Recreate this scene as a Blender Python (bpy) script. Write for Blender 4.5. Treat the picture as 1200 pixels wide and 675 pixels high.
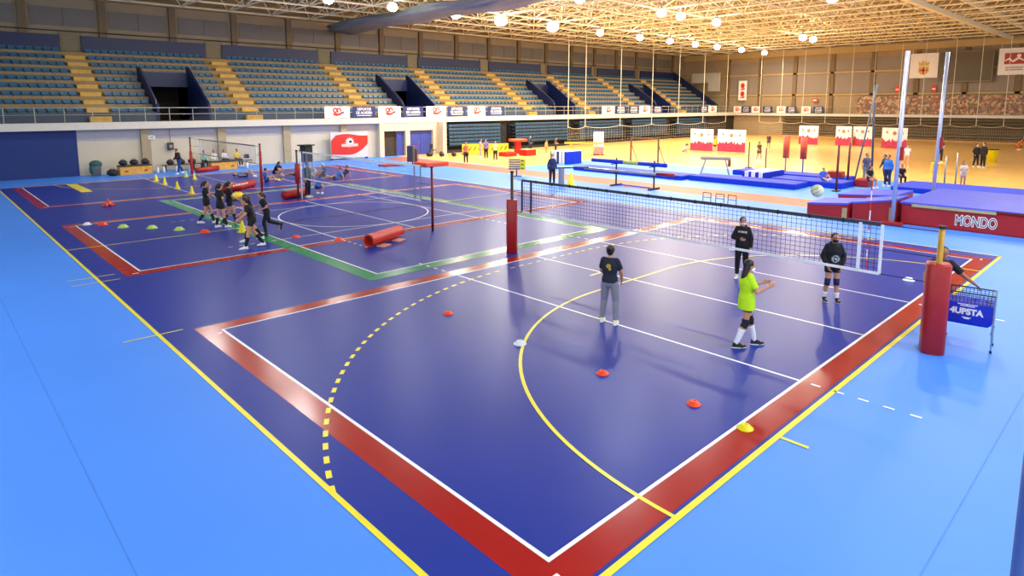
import bpy, math, random
from mathutils import Vector, Matrix
random.seed(7)
PI = math.pi
S = bpy.context.scene
for o in list(bpy.data.objects):
    bpy.data.objects.remove(o)
COL = S.collection

# ---------------- camera, world, light, exposure ----------------
cd = bpy.data.cameras.new('camera'); cam = bpy.data.objects.new('camera', cd); COL.objects.link(cam)
cam.location = (-4.1786, -3.8859, 4.457)
cam.rotation_euler = (PI/2-0.1332, 0, 0.8125-PI/2)
cd.sensor_width = 36; cd.lens = 36*744.28/1200; cd.shift_y = -(337.5-222.7)/1200; cd.clip_start = .05; cd.clip_end = 400
S.camera = cam
S.view_settings.view_transform = 'Standard'; S.view_settings.look = 'None'
S.view_settings.gamma = 1; S.view_settings.use_curve_mapping = False
S.view_settings.exposure = 0.65
S.cycles.use_denoising = True
S.cycles.max_bounces = 8; S.cycles.diffuse_bounces = 4; S.cycles.sample_clamp_indirect = 6
W = bpy.data.worlds.new('hall_air'); S.world = W; W.use_nodes = True
W.node_tree.nodes['Background'].inputs[0].default_value = (.72, .86, 1, 1)
W.node_tree.nodes['Background'].inputs[1].default_value = 0.85  # bluish ambient fill added, entering by the open near sides
LAMP_POWER = 400

# ---------------- materials ----------------
def lin(h):
    h = h.lstrip('#'); c = [int(h[i:i+2], 16)/255 for i in (0, 2, 4)]
    return [x/12.92 if x <= .04045 else ((x+.055)/1.055)**2.4 for x in c]
_M = {}
def mat(name, col, rough=.55, metal=0, var=.12, scale=6, bump=0, spec=.5, emit=0, ecol=None, bscale=None):
    if name in _M: return _M[name]
    m = bpy.data.materials.new(name); m.use_nodes = True; nt = m.node_tree; b = nt.nodes['Principled BSDF']
    c = lin(col) if isinstance(col, str) else list(col)
    tc = nt.nodes.new('ShaderNodeTexCoord'); nz = nt.nodes.new('ShaderNodeTexNoise')
    nz.inputs['Scale'].default_value = scale; nz.inputs['Detail'].default_value = 4
    nt.links.new(tc.outputs['Object'], nz.inputs['Vector'])
    rp = nt.nodes.new('ShaderNodeValToRGB')
    rp.color_ramp.elements[0].position = .25; rp.color_ramp.elements[1].position = .75
    rp.color_ramp.elements[0].color = [x*(1-var) for x in c]+[1]
    rp.color_ramp.elements[1].color = [min(1, x*(1+var)) for x in c]+[1]
    nt.links.new(nz.outputs['Fac'], rp.inputs['Fac']); nt.links.new(rp.outputs['Color'], b.inputs['Base Color'])
    b.inputs['Roughness'].default_value = rough; b.inputs['Metallic'].default_value = metal
    b.inputs['Specular IOR Level'].default_value = spec
    if bump:
        n2 = nt.nodes.new('ShaderNodeTexNoise'); n2.inputs['Scale'].default_value = bscale or scale*5
        nt.links.new(tc.outputs['Object'], n2.inputs['Vector'])
        bp = nt.nodes.new('ShaderNodeBump'); bp.inputs['Strength'].default_value = bump; bp.inputs['Distance'].default_value = .02
        nt.links.new(n2.outputs['Fac'], bp.inputs['Height']); nt.links.new(bp.outputs['Normal'], b.inputs['Normal'])
    if emit:
        b.inputs['Emission Color'].default_value = list(ecol or c)+[1]; b.inputs['Emission Strength'].default_value = emit
    _M[name] = m
    return m
def plank_mat(name, c1, c2, rough=.3):
    m = mat(name, c1, rough); nt = m.node_tree; b = nt.nodes['Principled BSDF']
    tc = nt.nodes.new('ShaderNodeTexCoord'); br = nt.nodes.new('ShaderNodeTexBrick')
    br.inputs['Color1'].default_value = lin(c1)+[1]; br.inputs['Color2'].default_value = lin(c2)+[1]
    br.inputs['Mortar'].default_value = [x*.6 for x in lin(c2)]+[1]; br.inputs['Mortar Size'].default_value = .004
    br.inputs['Scale'].default_value = 1; br.inputs['Brick Width'].default_value = 2.4; br.inputs['Row Height'].default_value = .14
    nt.links.new(tc.outputs['Object'], br.inputs['Vector']); nt.links.new(br.outputs['Color'], b.inputs['Base Color'])
    return m
def crowd_mat(name):
    m = mat(name, '#8a7a66', .7); nt = m.node_tree; b = nt.nodes['Principled BSDF']
    tc = nt.nodes.new('ShaderNodeTexCoord'); v = nt.nodes.new('ShaderNodeTexVoronoi'); v.inputs['Scale'].default_value = 4.5
    rp = nt.nodes.new('ShaderNodeValToRGB'); rp.color_ramp.interpolation = 'EASE'
    rp.color_ramp.elements[0].color = lin('#8c7458')+[1]; rp.color_ramp.elements[1].position = .8; rp.color_ramp.elements[1].color = lin('#c9a27c')+[1]
    for p, c in ((.2, '#6a5c50'), (.38, '#a58a68'), (.55, '#7a6a72'), (.68, '#a85a44')):
        e = rp.color_ramp.elements.new(p); e.color = lin(c)+[1]
    sp = nt.nodes.new('ShaderNodeSeparateColor')
    nt.links.new(tc.outputs['Object'], v.inputs['Vector']); nt.links.new(v.outputs['Color'], sp.inputs['Color'])
    nt.links.new(sp.outputs['Red'], rp.inputs['Fac']); nt.links.new(rp.outputs['Color'], b.inputs['Base Color'])
    return m

# ---------------- mesh builder ----------------
class B:
    def __init__(s): s.v = []; s.f = []; s.m = []
    def add(s, vs, fs, mi=0):
        n = len(s.v); s.v += [tuple(p) for p in vs]; s.f += [[n+i for i in f] for f in fs]; s.m += [mi]*len(fs); return s
    def box(s, lo, hi, mi=0):
        x0, y0, z0 = lo; x1, y1, z1 = hi
        return s.add([(x0,y0,z0),(x1,y0,z0),(x1,y1,z0),(x0,y1,z0),(x0,y0,z1),(x1,y0,z1),(x1,y1,z1),(x0,y1,z1)],
                     [(0,3,2,1),(4,5,6,7),(0,1,5,4),(1,2,6,5),(2,3,7,6),(3,0,4,7)], mi)
    def cbox(s, c, d, rz=0, mi=0, bev=0, bz=None):
        """box centred at c with size d turned by rz; bev rounds the vertical and top edges a little"""
        hx, hy, hz = d[0]/2, d[1]/2, d[2]/2
        if bev:
            pr = []
            b = min(bev, hx*.9, hy*.9)
            for sx, sy, a0 in ((1,1,0),(-1,1,90),(-1,-1,180),(1,-1,270)):
                for k in range(4):
                    a = math.radians(a0+k*30); pr.append((sx*(hx-b)+b*math.cos(a), sy*(hy-b)+b*math.sin(a)))
            n = len(pr); V = []; F = []
            bz = min(bev if bz is None else bz, hz*.9)
            for sc, z in ((1-bz*.7/max(hx,hy), -hz), (1, -hz+bz), (1, hz-bz), (1-bz*.7/max(hx,hy), hz)):
                V += [(x*sc, y*sc, z) for x, y in pr]
            for k in range(3):
                F += [(k*n+i, k*n+(i+1) % n, (k+1)*n+(i+1) % n, (k+1)*n+i) for i in range(n)]
            F += [tuple(range(n-1, -1, -1)), tuple(3*n+i for i in range(n))]
        else:
            V = [(-hx,-hy,-hz),(hx,-hy,-hz),(hx,hy,-hz),(-hx,hy,-hz),(-hx,-hy,hz),(hx,-hy,hz),(hx,hy,hz),(-hx,hy,hz)]
            F = [(0,3,2,1),(4,5,6,7),(0,1,5,4),(1,2,6,5),(2,3,7,6),(3,0,4,7)]
        c0, s0 = math.cos(rz), math.sin(rz)
        return s.add([(c[0]+x*c0-y*s0, c[1]+x*s0+y*c0, c[2]+z) for x, y, z in V], F, mi)
    def tube(s, p, q, r, r2=None, n=8, mi=0, cap=True):
        p, q = Vector(p), Vector(q); r2 = r if r2 is None else r2
        d = (q-p); d = d.normalized() if d.length > 1e-9 else Vector((0,0,1))
        a = d.cross(Vector((0,0,1)) if abs(d.z) < .95 else Vector((1,0,0))).normalized(); b = d.cross(a)
        V = []
        for c, rr in ((p, r), (q, r2)):
            V += [c+(a*math.cos(2*PI*i/n)+b*math.sin(2*PI*i/n))*rr for i in range(n)]
        F = [(i, i+n, (i+1) % n+n, (i+1) % n) for i in range(n)]
        if cap: F += [tuple(range(n)), tuple(range(2*n-1, n-1, -1))]
        return s.add(V, F, mi)
    def path(s, pts, r, n=6, mi=0):
        for p, q in zip(pts, pts[1:]): s.tube(p, q, r, r, n, mi)
        return s
    def rings(s, rings, mi=0):
        """closed loft through rings of equal count"""
        n = len(rings[0]); V = [p for r in rings for p in r]; F = []
        for k in range(len(rings)-1):
            F += [(k*n+i, k*n+(i+1) % n, (k+1)*n+(i+1) % n, (k+1)*n+i) for i in range(n)]
        F += [tuple(range(n-1, -1, -1)), tuple((len(rings)-1)*n+i for i in range(n))]
        return s.add(V, F, mi)
    def ell(s, c, r, nu=12, nv=8, mi=0, R=None):
        V = []; F = []
        for j in range(1, nv):
            t = PI*j/nv
            for i in range(nu):
                a = 2*PI*i/nu; V.append(Vector((r[0]*math.sin(t)*math.cos(a), r[1]*math.sin(t)*math.sin(a), r[2]*math.cos(t))))
        V += [Vector((0,0,r[2])), Vector((0,0,-r[2]))]
        for j in range(nv-2):
            F += [(j*nu+i, (j+1)*nu+i, (j+1)*nu+(i+1) % nu, j*nu+(i+1) % nu) for i in range(nu)]
        T, Bt = len(V)-2, len(V)-1
        F += [(T, i, (i+1) % nu) for i in range(nu)]+[(Bt, (nv-2)*nu+(i+1) % nu, (nv-2)*nu+i) for i in range(nu)]
        if R: V = [R @ p for p in V]
        c = Vector(c)
        return s.add([p+c for p in V], F, mi)
    def cap(s, p, q, r, r2=None, n=10, mi=0):
        """tapered limb with round ends"""
        r2 = r if r2 is None else r2; p, q = Vector(p), Vector(q)
        s.tube(p, q, r, r2, n, mi); s.ell(p, (r,)*3, n, 6, mi); s.ell(q, (r2,)*3, n, 6, mi); return s
    def lathe(s, prof, n=16, c=(0,0,0), mi=0):
        V = []; k = len(prof)
        for r, z in prof: V += [(c[0]+r*math.cos(2*PI*i/n), c[1]+r*math.sin(2*PI*i/n), c[2]+z) for i in range(n)]
        F = []
        for j in range(k-1): F += [(j*n+i, j*n+(i+1) % n, (j+1)*n+(i+1) % n, (j+1)*n+i) for i in range(n)]
        F += [tuple(range(n-1, -1, -1)), tuple((k-1)*n+i for i in range(n))]
        return s.add(V, F, mi)
    def prism(s, poly, axis, a, b, mi=0):
        """polygon in the plane across axis (0,1,2), extruded from a to b"""
        def P(u, w, t): return (t, u, w) if axis == 0 else ((u, t, w) if axis == 1 else (u, w, t))
        n = len(poly); V = [P(u, w, a) for u, w in poly]+[P(u, w, b) for u, w in poly]
        F = [tuple(range(n-1, -1, -1)), tuple(range(n, 2*n))]+[(i, (i+1) % n, (i+1) % n+n, i+n) for i in range(n)]
        return s.add(V, F, mi)
    def quad(s, a, b, c, d, mi=0): return s.add([a, b, c, d], [(0,1,2,3)], mi)
    def mesh(s, name):
        me = bpy.data.meshes.new(name); me.from_pydata(s.v, [], s.f); me.update(); return me
    def build(s, name, mats, parent=None, smooth=False, loc=None, fix=True):
        me = s.mesh(name)
        for m in (mats if isinstance(mats, (list, tuple)) else [mats]): me.materials.append(m)
        me.polygons.foreach_set('material_index', s.m)
        if fix:
            import bmesh
            bm = bmesh.new(); bm.from_mesh(me); bmesh.ops.recalc_face_normals(bm, faces=bm.faces); bm.to_mesh(me); bm.free()
        if smooth: me.polygons.foreach_set('use_smooth', [True]*len(me.polygons))
        o = bpy.data.objects.new(name, me); COL.objects.link(o)
        if parent: o.parent = parent
        if loc: o.location = loc
        return o
def tag(o, label=None, cat=None, group=None, kind=None):
    if label: o['label'] = label
    if cat: o['category'] = cat
    if group: o['group'] = group
    if kind: o['kind'] = kind
    return o
def T(name, label, cat, loc=(0,0,0), rz=0, group=None):
    o = bpy.data.objects.new(name, None); COL.objects.link(o); o.location = loc; o.rotation_euler = (0,0,rz)
    o.empty_display_size = .1
    return tag(o, label, cat, group)
def ST(o): o['kind'] = 'structure'; return o
def dup(root, loc, rz=None, label=None, group=None):
    r = root.copy(); COL.objects.link(r); r.location = loc
    if rz is not None: r.rotation_euler = (0,0,rz)
    if label: r['label'] = label
    if group: r['group'] = group
    for ch in list(root.children):
        c = ch.copy(); COL.objects.link(c); c.parent = r
        for g in list(ch.children):
            d = g.copy(); COL.objects.link(d); d.parent = c
    return r
def text(name, body, size, m, parent, loc, rot, ext=.004, sx=1, bold=0):
    c = bpy.data.curves.new(name, 'FONT'); c.body = body; c.size = size; c.extrude = ext; c.align_x = 'CENTER'; c.align_y = 'CENTER'
    c.offset = bold; c.materials.append(m)
    t = bpy.data.objects.new(name, c); COL.objects.link(t)
    bpy.context.view_layer.update()
    me = bpy.data.meshes.new_from_object(t.evaluated_get(bpy.context.evaluated_depsgraph_get()))
    bpy.data.objects.remove(t)
    o = bpy.data.objects.new(name, me); COL.objects.link(o); o.parent = parent; o.location = loc; o.rotation_euler = rot; o.scale = (sx, 1, 1)
    return o
ORD = ['first','second','third','fourth','fifth','sixth','seventh','eighth','ninth','tenth','eleventh','twelfth','thirteenth','fourteenth','fifteenth','sixteenth']

# common materials
m_dark = mat('court_blue', (.019,.038,.29), .33, var=.06, scale=.6, spec=.12)
m_light = mat('surround_blue', (.06,.26,.88), .5, var=.04, scale=.5)
m_red = mat('court_red', (.38,.009,.005), .2, var=.06, scale=2)
m_green = mat('court_green', (.018,.28,.11), .2, var=.06, scale=2)
m_lwhite = mat('line_white', '#f2f2f4', .3, var=.03)
m_lyel = mat('line_yellow', '#f4e02c', .3, var=.05)
m_seam = mat('floor_seam', (.045,.20,.70), .6)
m_run = mat('runway_brown', '#b0603a', .5, var=.08, scale=3)
m_steel = mat('grey_steel', '#9aa0a8', .35, .7)
m_dsteel = mat('dark_steel', '#30323a', .4, .6)
m_white = mat('white_paint', '#e8e8e8', .4)
m_black = mat('black_cloth', '#101014', .8, var=.3, scale=20)
m_padred = mat('red_vinyl', '#a81410', .38, var=.1, scale=3, bump=.15)
m_navy = mat('navy_panel', '#0d1b48', .5, var=.1)
m_wnavy = mat('navy_cloth', '#1c2c66', .6, var=.08)
m_blk = mat('black_rubber', '#15151a', .6)
m_wcloth = mat('white_banner_cloth', '#f2ece8', .6, var=.04)
m_bred = mat('banner_red', '#d23418', .5, var=.1)
m_yplast = mat('yellow_plastic', '#e8d810', .4)
m_oplast = mat('orange_plastic', '#f0481c', .4)
m_wplast = mat('white_plastic', '#e6e6f0', .4)
m_gplast = mat('lime_plastic', '#b8d860', .4)
m_bmat = mat('blue_mat', '#1232b8', .55, var=.08, scale=2, spec=.25)
m_bmtop = mat('blue_mat_top', '#3a4ac4', .65, var=.08, scale=2, spec=.2)
m_wood = mat('box_wood', '#d89a3c', .45, var=.18, scale=4)
# ---------------- floor ----------------
f = B()
Z = [0]
FL = [m_light, m_dark, m_red, m_green, m_lwhite, m_lyel, m_seam, m_run]
def rect(x0, y0, x1, y1, mi, z): f.quad((x0,y0,z),(x1,y0,z),(x1,y1,z),(x0,y1,z), mi)
z1, z2, z3, z4, z5 = .0015, .003, .0045, .006, .0075
rect(-14,-14,92,53,0,0)
rect(-1,-.5,19,39.5,1,z1)
rect(-2.99,-14,-2.975,44,6,z1); rect(-3,-2.565,22,-2.55,6,z1)
rect(24.2,6.9,26.6,42,7,z1)
def court(y):
    rect(-.38,y-.4,18.4,y,2,z2); rect(-.38,y+9,18.4,y+9.4,2,z2); rect(-.38,y,0,y+9,2,z2); rect(18,y,18.4,y+9,2,z2)
    w = .05
    rect(0,y,18,y+w,4,z3); rect(0,y+9-w,18,y+9,4,z3); rect(0,y+w,w,y+9-w,4,z3); rect(18-w,y+w,18,y+9-w,4,z3)
    for x in (6, 9, 12): rect(x-w/2,y+w,x+w/2,y+9-w,4,z3)
    for x in (6, 12):
        for k in range(5):
            for yy in (y-.29-k*.35, y+9.14+k*.35): rect(x-w/2,yy,x+w/2,yy+.15,4,z4)
    for sx in (-.2, 18.05):
        for yy in (y+.0, y+8.98): rect(sx,yy-.2,sx+.15,yy-.15,4,z4)
for y in (0, 15.17, 30.25): court(y)
# lengthwise green court
rect(4.05,10.05,13.95,10.5,3,z3); rect(4.05,28.5,13.95,28.95,3,z3); rect(4.05,10.5,4.5,28.5,3,z3); rect(13.5,10.5,13.95,28.5,3,z3)
for a in ((4.5,10.5,13.5,10.55),(4.5,28.45,13.5,28.5),(4.5,10.5,4.55,28.5),(13.45,10.5,13.5,28.5)): rect(*a,4,z4)
for y in (16.5,19.5,22.5): rect(4.5,y-.025,13.5,y+.025,4,z4)
for y in (16.5,22.5):
    for k in range(5): rect(4.2-k*.35,y-.025,4.35-k*.35,y+.025,4,z5)
# handball lines
w = .06
rect(-1.03,-.53,19.03,-.45,5,z4); rect(-1.03,39.45,19.03,39.53,5,z4); rect(-1.03,-.5,-.96,39.5,5,z4); rect(18.96,-.5,19.03,39.5,5,z4)
rect(-1,19.47,19,19.53,5,z4)
def arc(cx, cy, r, a0, a1, mi, z, w=.06, n=40):
    for k in range(n):
        t0, t1 = a0+(a1-a0)*k/n, a0+(a1-a0)*(k+1)/n
        p = [(cx+(r+d)*math.cos(t), cy+(r+d)*math.sin(t), z) for d, t in ((-w/2,t0),(w/2,t0),(w/2,t1),(-w/2,t1))]
        f.quad(*p, mi)
def dash(cx, cy, r, a0, a1, mi, z, L=.15, gap=.15, w=.06):
    st = (L+gap)/r; n = int(abs(a1-a0)/st); sg = 1 if a1 > a0 else -1
    for k in range(n): arc(cx, cy, r, a0+sg*k*st, a0+sg*(k*st+L/r), mi, z, w, 2)
gl = -.49
arc(7.5, gl, 6, PI/2, PI, 5, z5); arc(10.5, gl, 6, 0, PI/2, 5, z5); rect(7.5,gl+5.97,10.5,gl+6.03,5,z5)
a9 = math.acos(8.5/9)
dash(7.5, gl, 9, PI-a9, PI/2, 5, z5, .17, .17, .07); dash(10.5, gl, 9, PI/2, a9, 5, z5, .17, .17, .07)
for k in range(9): rect(7.5+k*.34,gl+8.97,7.67+k*.34,gl+9.03,5,z5)
arc(7.5, 39.49, 6, PI, 1.5*PI, 5, z5); arc(10.5, 39.49, 6, 1.5*PI, 2*PI, 5, z5); rect(7.5,33.46,10.5,33.52,5,z5)
rect(8.5,gl+6.97,9.5,gl+7.03,5,z5)
arc(9, 19.5, 3, 0, 2*PI, 4, z5, .06, 64)
for y in (9.52, 14.66, 15.28): rect(-1.6,y-.02,-.55,y+.02,5,z5)
rect(3.97,-.9,4.03,-.5,5,z5)
rect(2.0,34.8,2.5,39.2,5,z3)
ST(f.build('floor', FL, fix=False))
g = B(); g.quad((37.5,-14,.003),(92,-14,.003),(92,29,.003),(37.5,29,.003)); g.quad((26.8,29,.003),(92,29,.003),(92,44,.003),(26.8,44,.003))
ST(tag(g.build('floor_wood', plank_mat('sport_parquet', '#f0c070', '#e8b460', .3), fix=False), kind='structure'))

# ---------------- left stand: lower wall, slab, tiers ----------------
m_cream = mat('cream_wall', '#ccc0aa', .6, var=.05, scale=1)
m_cgrey = mat('grey_wall_band', '#b0aab0', .6, var=.05)
m_pil = mat('concrete_pillar', '#a89878', .7, var=.1, scale=3)
m_conc = mat('stand_concrete', '#94794e', .75, var=.15, scale=2)
m_stair = mat('stair_tan', '#c8a04c', .7, var=.15, scale=3)
m_slab = mat('slab_white', '#d8d0c0', .5, var=.04)
w = B()
w.box((-14,44,0),(92,44.3,2.92))
ST(w.build('wall_left', m_cream))
w = B(); w.box((3.4,43.97,2.2),(25.2,44,2.92)); ST(w.build('trim_1', m_cgrey))
w = B(); w.box((-14,43.9,0),(3.45,44,2.92)); ST(w.build('wall_mat', mat('wall_mat_navy', '#0f2c6c', .6, var=.1, scale=1.5, bump=.1)))
for i, x in enumerate((7.3, 12.2, 17.05, 21.9)):
    w = B(); w.box((x-.28,43.8,0),(x+.28,44,2.92)); ST(w.build('pillar', m_pil))
w = B(); w.box((-14,43.55,2.92),(88,45.2,3.34)); ST(w.build('trim_2', m_slab))
w = B(); w.box((-14,43.45,2.90),(88,43.56,3.36)); ST(w.build('trim_3', m_slab))
# doorway block with its openings
w = B()
w.box((25.1,43.5,0),(25.55,44,2.92)); w.box((27.75,43.5,0),(28.2,44,2.2)); w.box((30.75,43.5,0),(31.2,44,2.92)); w.box((25.55,43.5,2.2),(30.75,44,2.92))
ST(w.build('wall_doorway', m_cream))
w = B(); w.box((25.55,43.96,0),(27.0,43.985,2.2)); ST(w.build('trim_4', mat('door_dark', '#3a2e22', .8)))  # dark sheet stands in for the shade inside the open doorway
m_door = mat('door_blue', '#34449c', .45, var=.06)
m_hand = m_steel
for n_, xs in ((1, ((27.0,27.7),)), (2, ((28.25,29.47),(29.5,30.72)))):
    d0 = ST(T('door_%d' % n_, 'blue door leaf' , 'door'))
    for k in ('label', 'category'): del d0[k]
    for x0, x1 in xs:
        l = B(); l.cbox(((x0+x1)/2,43.82,1.09),(x1-x0,.06,2.16),0,0,.01); lf = l.build('door_leaf', m_door, d0)
        h = B(); h.tube((x1-.12,43.74,1.0),(x1-.12,43.74,1.2),.015); h.tube((x1-.12,43.74,1.02),(x1-.12,43.8,1.02),.01); h.tube((x1-.12,43.74,1.18),(x1-.12,43.8,1.18),.01); h.build('door_handle', m_hand, lf)
w = B(); w.box((31.2,42.6,0),(31.6,44,2.92)); ST(w.build('wall_return', m_cream))
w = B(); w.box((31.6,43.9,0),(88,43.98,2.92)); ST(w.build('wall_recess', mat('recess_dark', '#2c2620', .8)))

# tiers
ROWS = 9
def ry(k): return 44.8+.85*k
def rz(k): return 3.97+.53*k
VOM = [(8.4,11.75),(28.4,31.8),(48.4,51.8),(68.2,71.6)]
STAIRS = [4.95+9.93*k for k in range(8)]
def in_vom(x, m=0): return any(a-m < x < b+m for a, b in VOM)
X0, X1 = -14, 84.0
w = B()
w.box((X0,44.9,3.34),(X1,45.0,3.35))
segs = []; x = X0
for a, b in VOM: segs.append((x, a)); x = b
segs.append((x, X1))
for a, b in segs:
    for k in range(ROWS): w.box((a,ry(k),3.34),(b,52.6,rz(k)))
for a, b in VOM:
    for k in range(5, ROWS): w.box((a,ry(k),5.95),(b,52.6,rz(k)))
ST(w.build('grandstand_tiers', m_conc))
w = B()
for a, b in segs: w.box((a,44.74,3.34),(b,44.8,3.96))
ST(w.build('trim_5', mat('stand_front_grey', '#3c4656', .6)))
for a, b in VOM:
    w = B()
    poly = [(44.66,3.34),(49.2,3.34),(49.2,7.35),(48.75,7.2),(44.66,4.5)]
    w.prism(poly, 0, a-.08, a+.08); w.prism(poly, 0, b-.08, b+.08); w.box((a+.08,48.95,5.8),(b-.08,49.1,6.85))
    v = ST(w.build('vomitory', m_navy))
    w = B(); w.box((a+.08,49.2,3.345),(b-.08,51.5,3.36)); w.box((a+.08,51.5,3.345),(b-.08,51.6,5.9)); w.build('passage', mat('passage_dark', '#241c14', .9), v)  # passage floor and end wall coloured near black in place of shade
    for xx in (a-.1, b+.1):
        w = B(); w.path([(xx,44.7,4.8),(xx,48.7,7.5)], .025); w.path([(xx,44.7,4.5),(xx,44.7,4.8)], .02); w.path([(xx,48.7,7.2),(xx,48.7,7.5)], .02); w.build('handrail', m_steel, v)
for sx in STAIRS:
    w = B()
    for k in range(ROWS):
        w.box((sx-.6,ry(k)-.43,rz(k)-.53 if k else 3.35),(sx+.6,ry(k),rz(k)-.26))
        w.box((sx-.6,ry(k),rz(k)),(sx+.6,ry(k)+.42,rz(k)+.012))
    ST(w.build('stair', m_stair))
# back wall above the stand
m_bw = mat('upper_wall', '#8c7c64', .7, var=.08, scale=1)
m_bp = mat('upper_wall_panel', '#67625f', .6, var=.06, scale=1)
m_col = mat('upper_column', '#6a5840', .7, var=.1)
w = B(); w.box((-14,52.6,3),(88.3,52.9,14.1)); ST(w.build('wall_back', m_bw))
w = B()
cx = [2.25+4.81*k for k in range(-3, 18)]
for a, b in zip(cx, cx[1:]):
    mid = (a+b)/2
    for p, q in ((a+.45,mid-.02),(mid+.02,b-.45)): w.box((p,52.55,10.1),(q,52.6,11.4))
ST(w.build('trim_6', m_bp))
for x in cx:
    w = B(); w.box((x-.24,52.36,8.5),(x+.24,52.6,12.1)); ST(w.build('column', m_col))
w = B(); w.box((-14,52.1,12.1),(88,52.6,13.2)); ST(w.build('beam', mat('beam_tan', '#9a8258', .7)))
w = B(); w.tube((-14,52.32,9.75),(84,52.32,9.75),.03); ST(w.build('trim_7', m_dsteel))
edges = [X0]+[e for s in STAIRS for e in (s-.65, s+.65)]+[X1]
for a, b in zip(edges[::2], edges[1::2]):
    w = B(); w.box((a,52.25,8.3),(b,52.35,9.45)); ST(w.build('parapet', m_navy))
for s in STAIRS:
    w = B(); w.box((s-.64,52.4,8.3),(s+.64,52.5,9.65)); ST(w.build('trim_8', mat('alcove', '#7c7258', .8)))
# end of the stand: navy stepped wall
w = B(); w.prism([(44.6,3.25),(52.6,3.25),(52.6,9.5),(52.2,9.5),(44.6,4.5)], 0, 84.0, 84.3); ST(w.build('stand_end', m_navy))

# ---------------- far wall ----------------
m_fw = mat('far_wall', '#a08a68', .7, var=.08, scale=1)
m_fp = mat('far_panel', '#8e8072', .6, var=.06)
m_fb = mat('far_beam', '#b89a62', .6)
w = B(); w.box((88,-14,0),(88.3,53,14.1)); ST(w.build('wall_far', m_fw))
w = B(); w.box((87.3,-14,2.92),(88,43.4,3.26)); ST(w.build('trim_9', m_slab))
w = B()
for z in (5.75, 8.7): w.box((87.8,-14,z),(88,53,z+.22))
w.box((87.5,-14,11.3),(88,53,12.1))
ST(w.build('trim_10', m_fb))
ys = [45.0-5.05*k for k in range(12)]
for y in ys:
    w = B(); w.box((87.8,y-.25,3.26),(88,y+.25,11.3)); ST(w.build('column', mat('far_column', '#7c6444', .7)))
w = B()
for a, b in zip(ys, ys[1:]): w.box((87.95,b+.35,6.0),(88,a-.35,8.65)); w.box((87.95,b+.35,8.95),(88,a-.35,10.6))
ST(w.build('trim_11', m_fp))
w = B()
for k in range(7): w.box((87.2,-14,.2+k*.38),(88,36,.2+k*.38+.3))
ST(w.build('wall_slats', mat('brown_slats', '#54401f', .6, var=.15, scale=2)))
w = B(); w.box((87.0,-14,0),(87.2,38,.22)); ST(w.build('baseboard_far', mat('kick_tan', '#c08a40', .6)))

# ---------------- roof ----------------
w = B(); w.box((-14,-14,14.1),(89,53,14.3)); ST(w.build('ceiling', mat('roof_deck', '#8f8468', .75, var=.08, scale=.6)))
m_tr = mat('truss_paint', '#efe4c4', .5)
w = B(); s3 = 3.6; nx = 25; ny = 17; bx0, by0 = -2.0, -9.5; zb, zt = 12.2, 13.85
def bn(i, j): return (bx0+i*s3, by0+j*s3, zb)
def tn(i, j): return (bx0+(i+.5)*s3, by0+(j+.5)*s3, zt)
for i in range(nx+1):
    for j in range(ny+1):
        if i < nx: w.tube(bn(i,j), bn(i+1,j), .075, n=4, cap=False)
        if j < ny: w.tube(bn(i,j), bn(i,j+1), .075, n=4, cap=False)
        if i < nx and j < ny:
            if i < nx-1: w.tube(tn(i,j), tn(i+1,j), .06, n=4, cap=False)
            if j < ny-1: w.tube(tn(i,j), tn(i,j+1), .06, n=4, cap=False)
            for a, b in ((0,0),(1,0),(0,1),(1,1)): w.tube(bn(i+a,j+b), tn(i,j), .05, n=4, cap=False)
ST(w.build('roof_truss', m_tr, fix=False))
w = B(); w.box((46,10.4,11.75),(88,10.75,12.1))
ST(w.build('beam', mat('beam_white', '#e8dcc0', .5)))
# ---------------- ceiling lamps and unseen fill lamps ----------------
m_lens = mat('lamp_lens', (1,.95,.85), .3, emit=55, ecol=(1,.9,.72))
m_house = mat('lamp_housing', '#d8d0c0', .5, .5)
def lamp_light(root, power, col):
    L = bpy.data.lights.new('lamp_light', 'AREA'); L.shape = 'DISK'; L.size = .6; L.energy = power; L.color = col
    o = bpy.data.objects.new('lamp_light', L); COL.objects.link(o); o.parent = root; o.location = (0,0,-.38)
lamp0 = T('ceiling_lamp', 'round high bay lamp glowing below the white roof truss', 'ceiling lamp', (28.9,37.5,11.45), 0, 'hall lamps under the truss')
b = B(); b.lathe([(.36,0),(.37,.05),(.26,.16),(.12,.24),(.08,.75)], 14); b.build('housing', m_house, lamp0, True)
b = B(); b.ell((0,0,0),(.36,.36,.3),12,8); b.build('lens', m_lens, lamp0, True)
LX1 = [8.3,12.5,17,22,27.8,32.6,38.95,45.75,52.3,58,63.3,68.3,74.5,81]
LX2 = [8.5,15,21.5,29,38.6,41.3,46.9,64.8,67.5]
LX_FILL = [19,26,34,41]
first = True
for Y, XS in ((36.3, LX1), (24.6, LX2), (13.0, LX_FILL+[-7]), (1.5, LX_FILL+[-11]), (-7.0, [2, 10, 18])):  # rows after the second are unseen lamps added as fill
    for x in XS:
        if first: r = lamp0; first = False; r.location = (x,Y,11.45)
        else: r = dup(lamp0, (x,Y,11.45))
for r in [o for o in COL.objects if o.name.startswith('ceiling_lamp')]:
    x, y = r.location.x, r.location.y
    if x < 25: lamp_light(r, LAMP_POWER*(.34 if y > 20 else .95), (.92,.95,1))
    elif x < 40 and y > 30:
        lamp_light(r, LAMP_POWER*(2.6 if x > 30 else 1.3), (1,.93,.82))
        if x > 30: r.scale = (1.5,1.5,1.5)
    elif x < 38: lamp_light(r, LAMP_POWER*1.1, (1,.93,.82))
    else: lamp_light(r, LAMP_POWER*1.5, (1,.86,.66))

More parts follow.
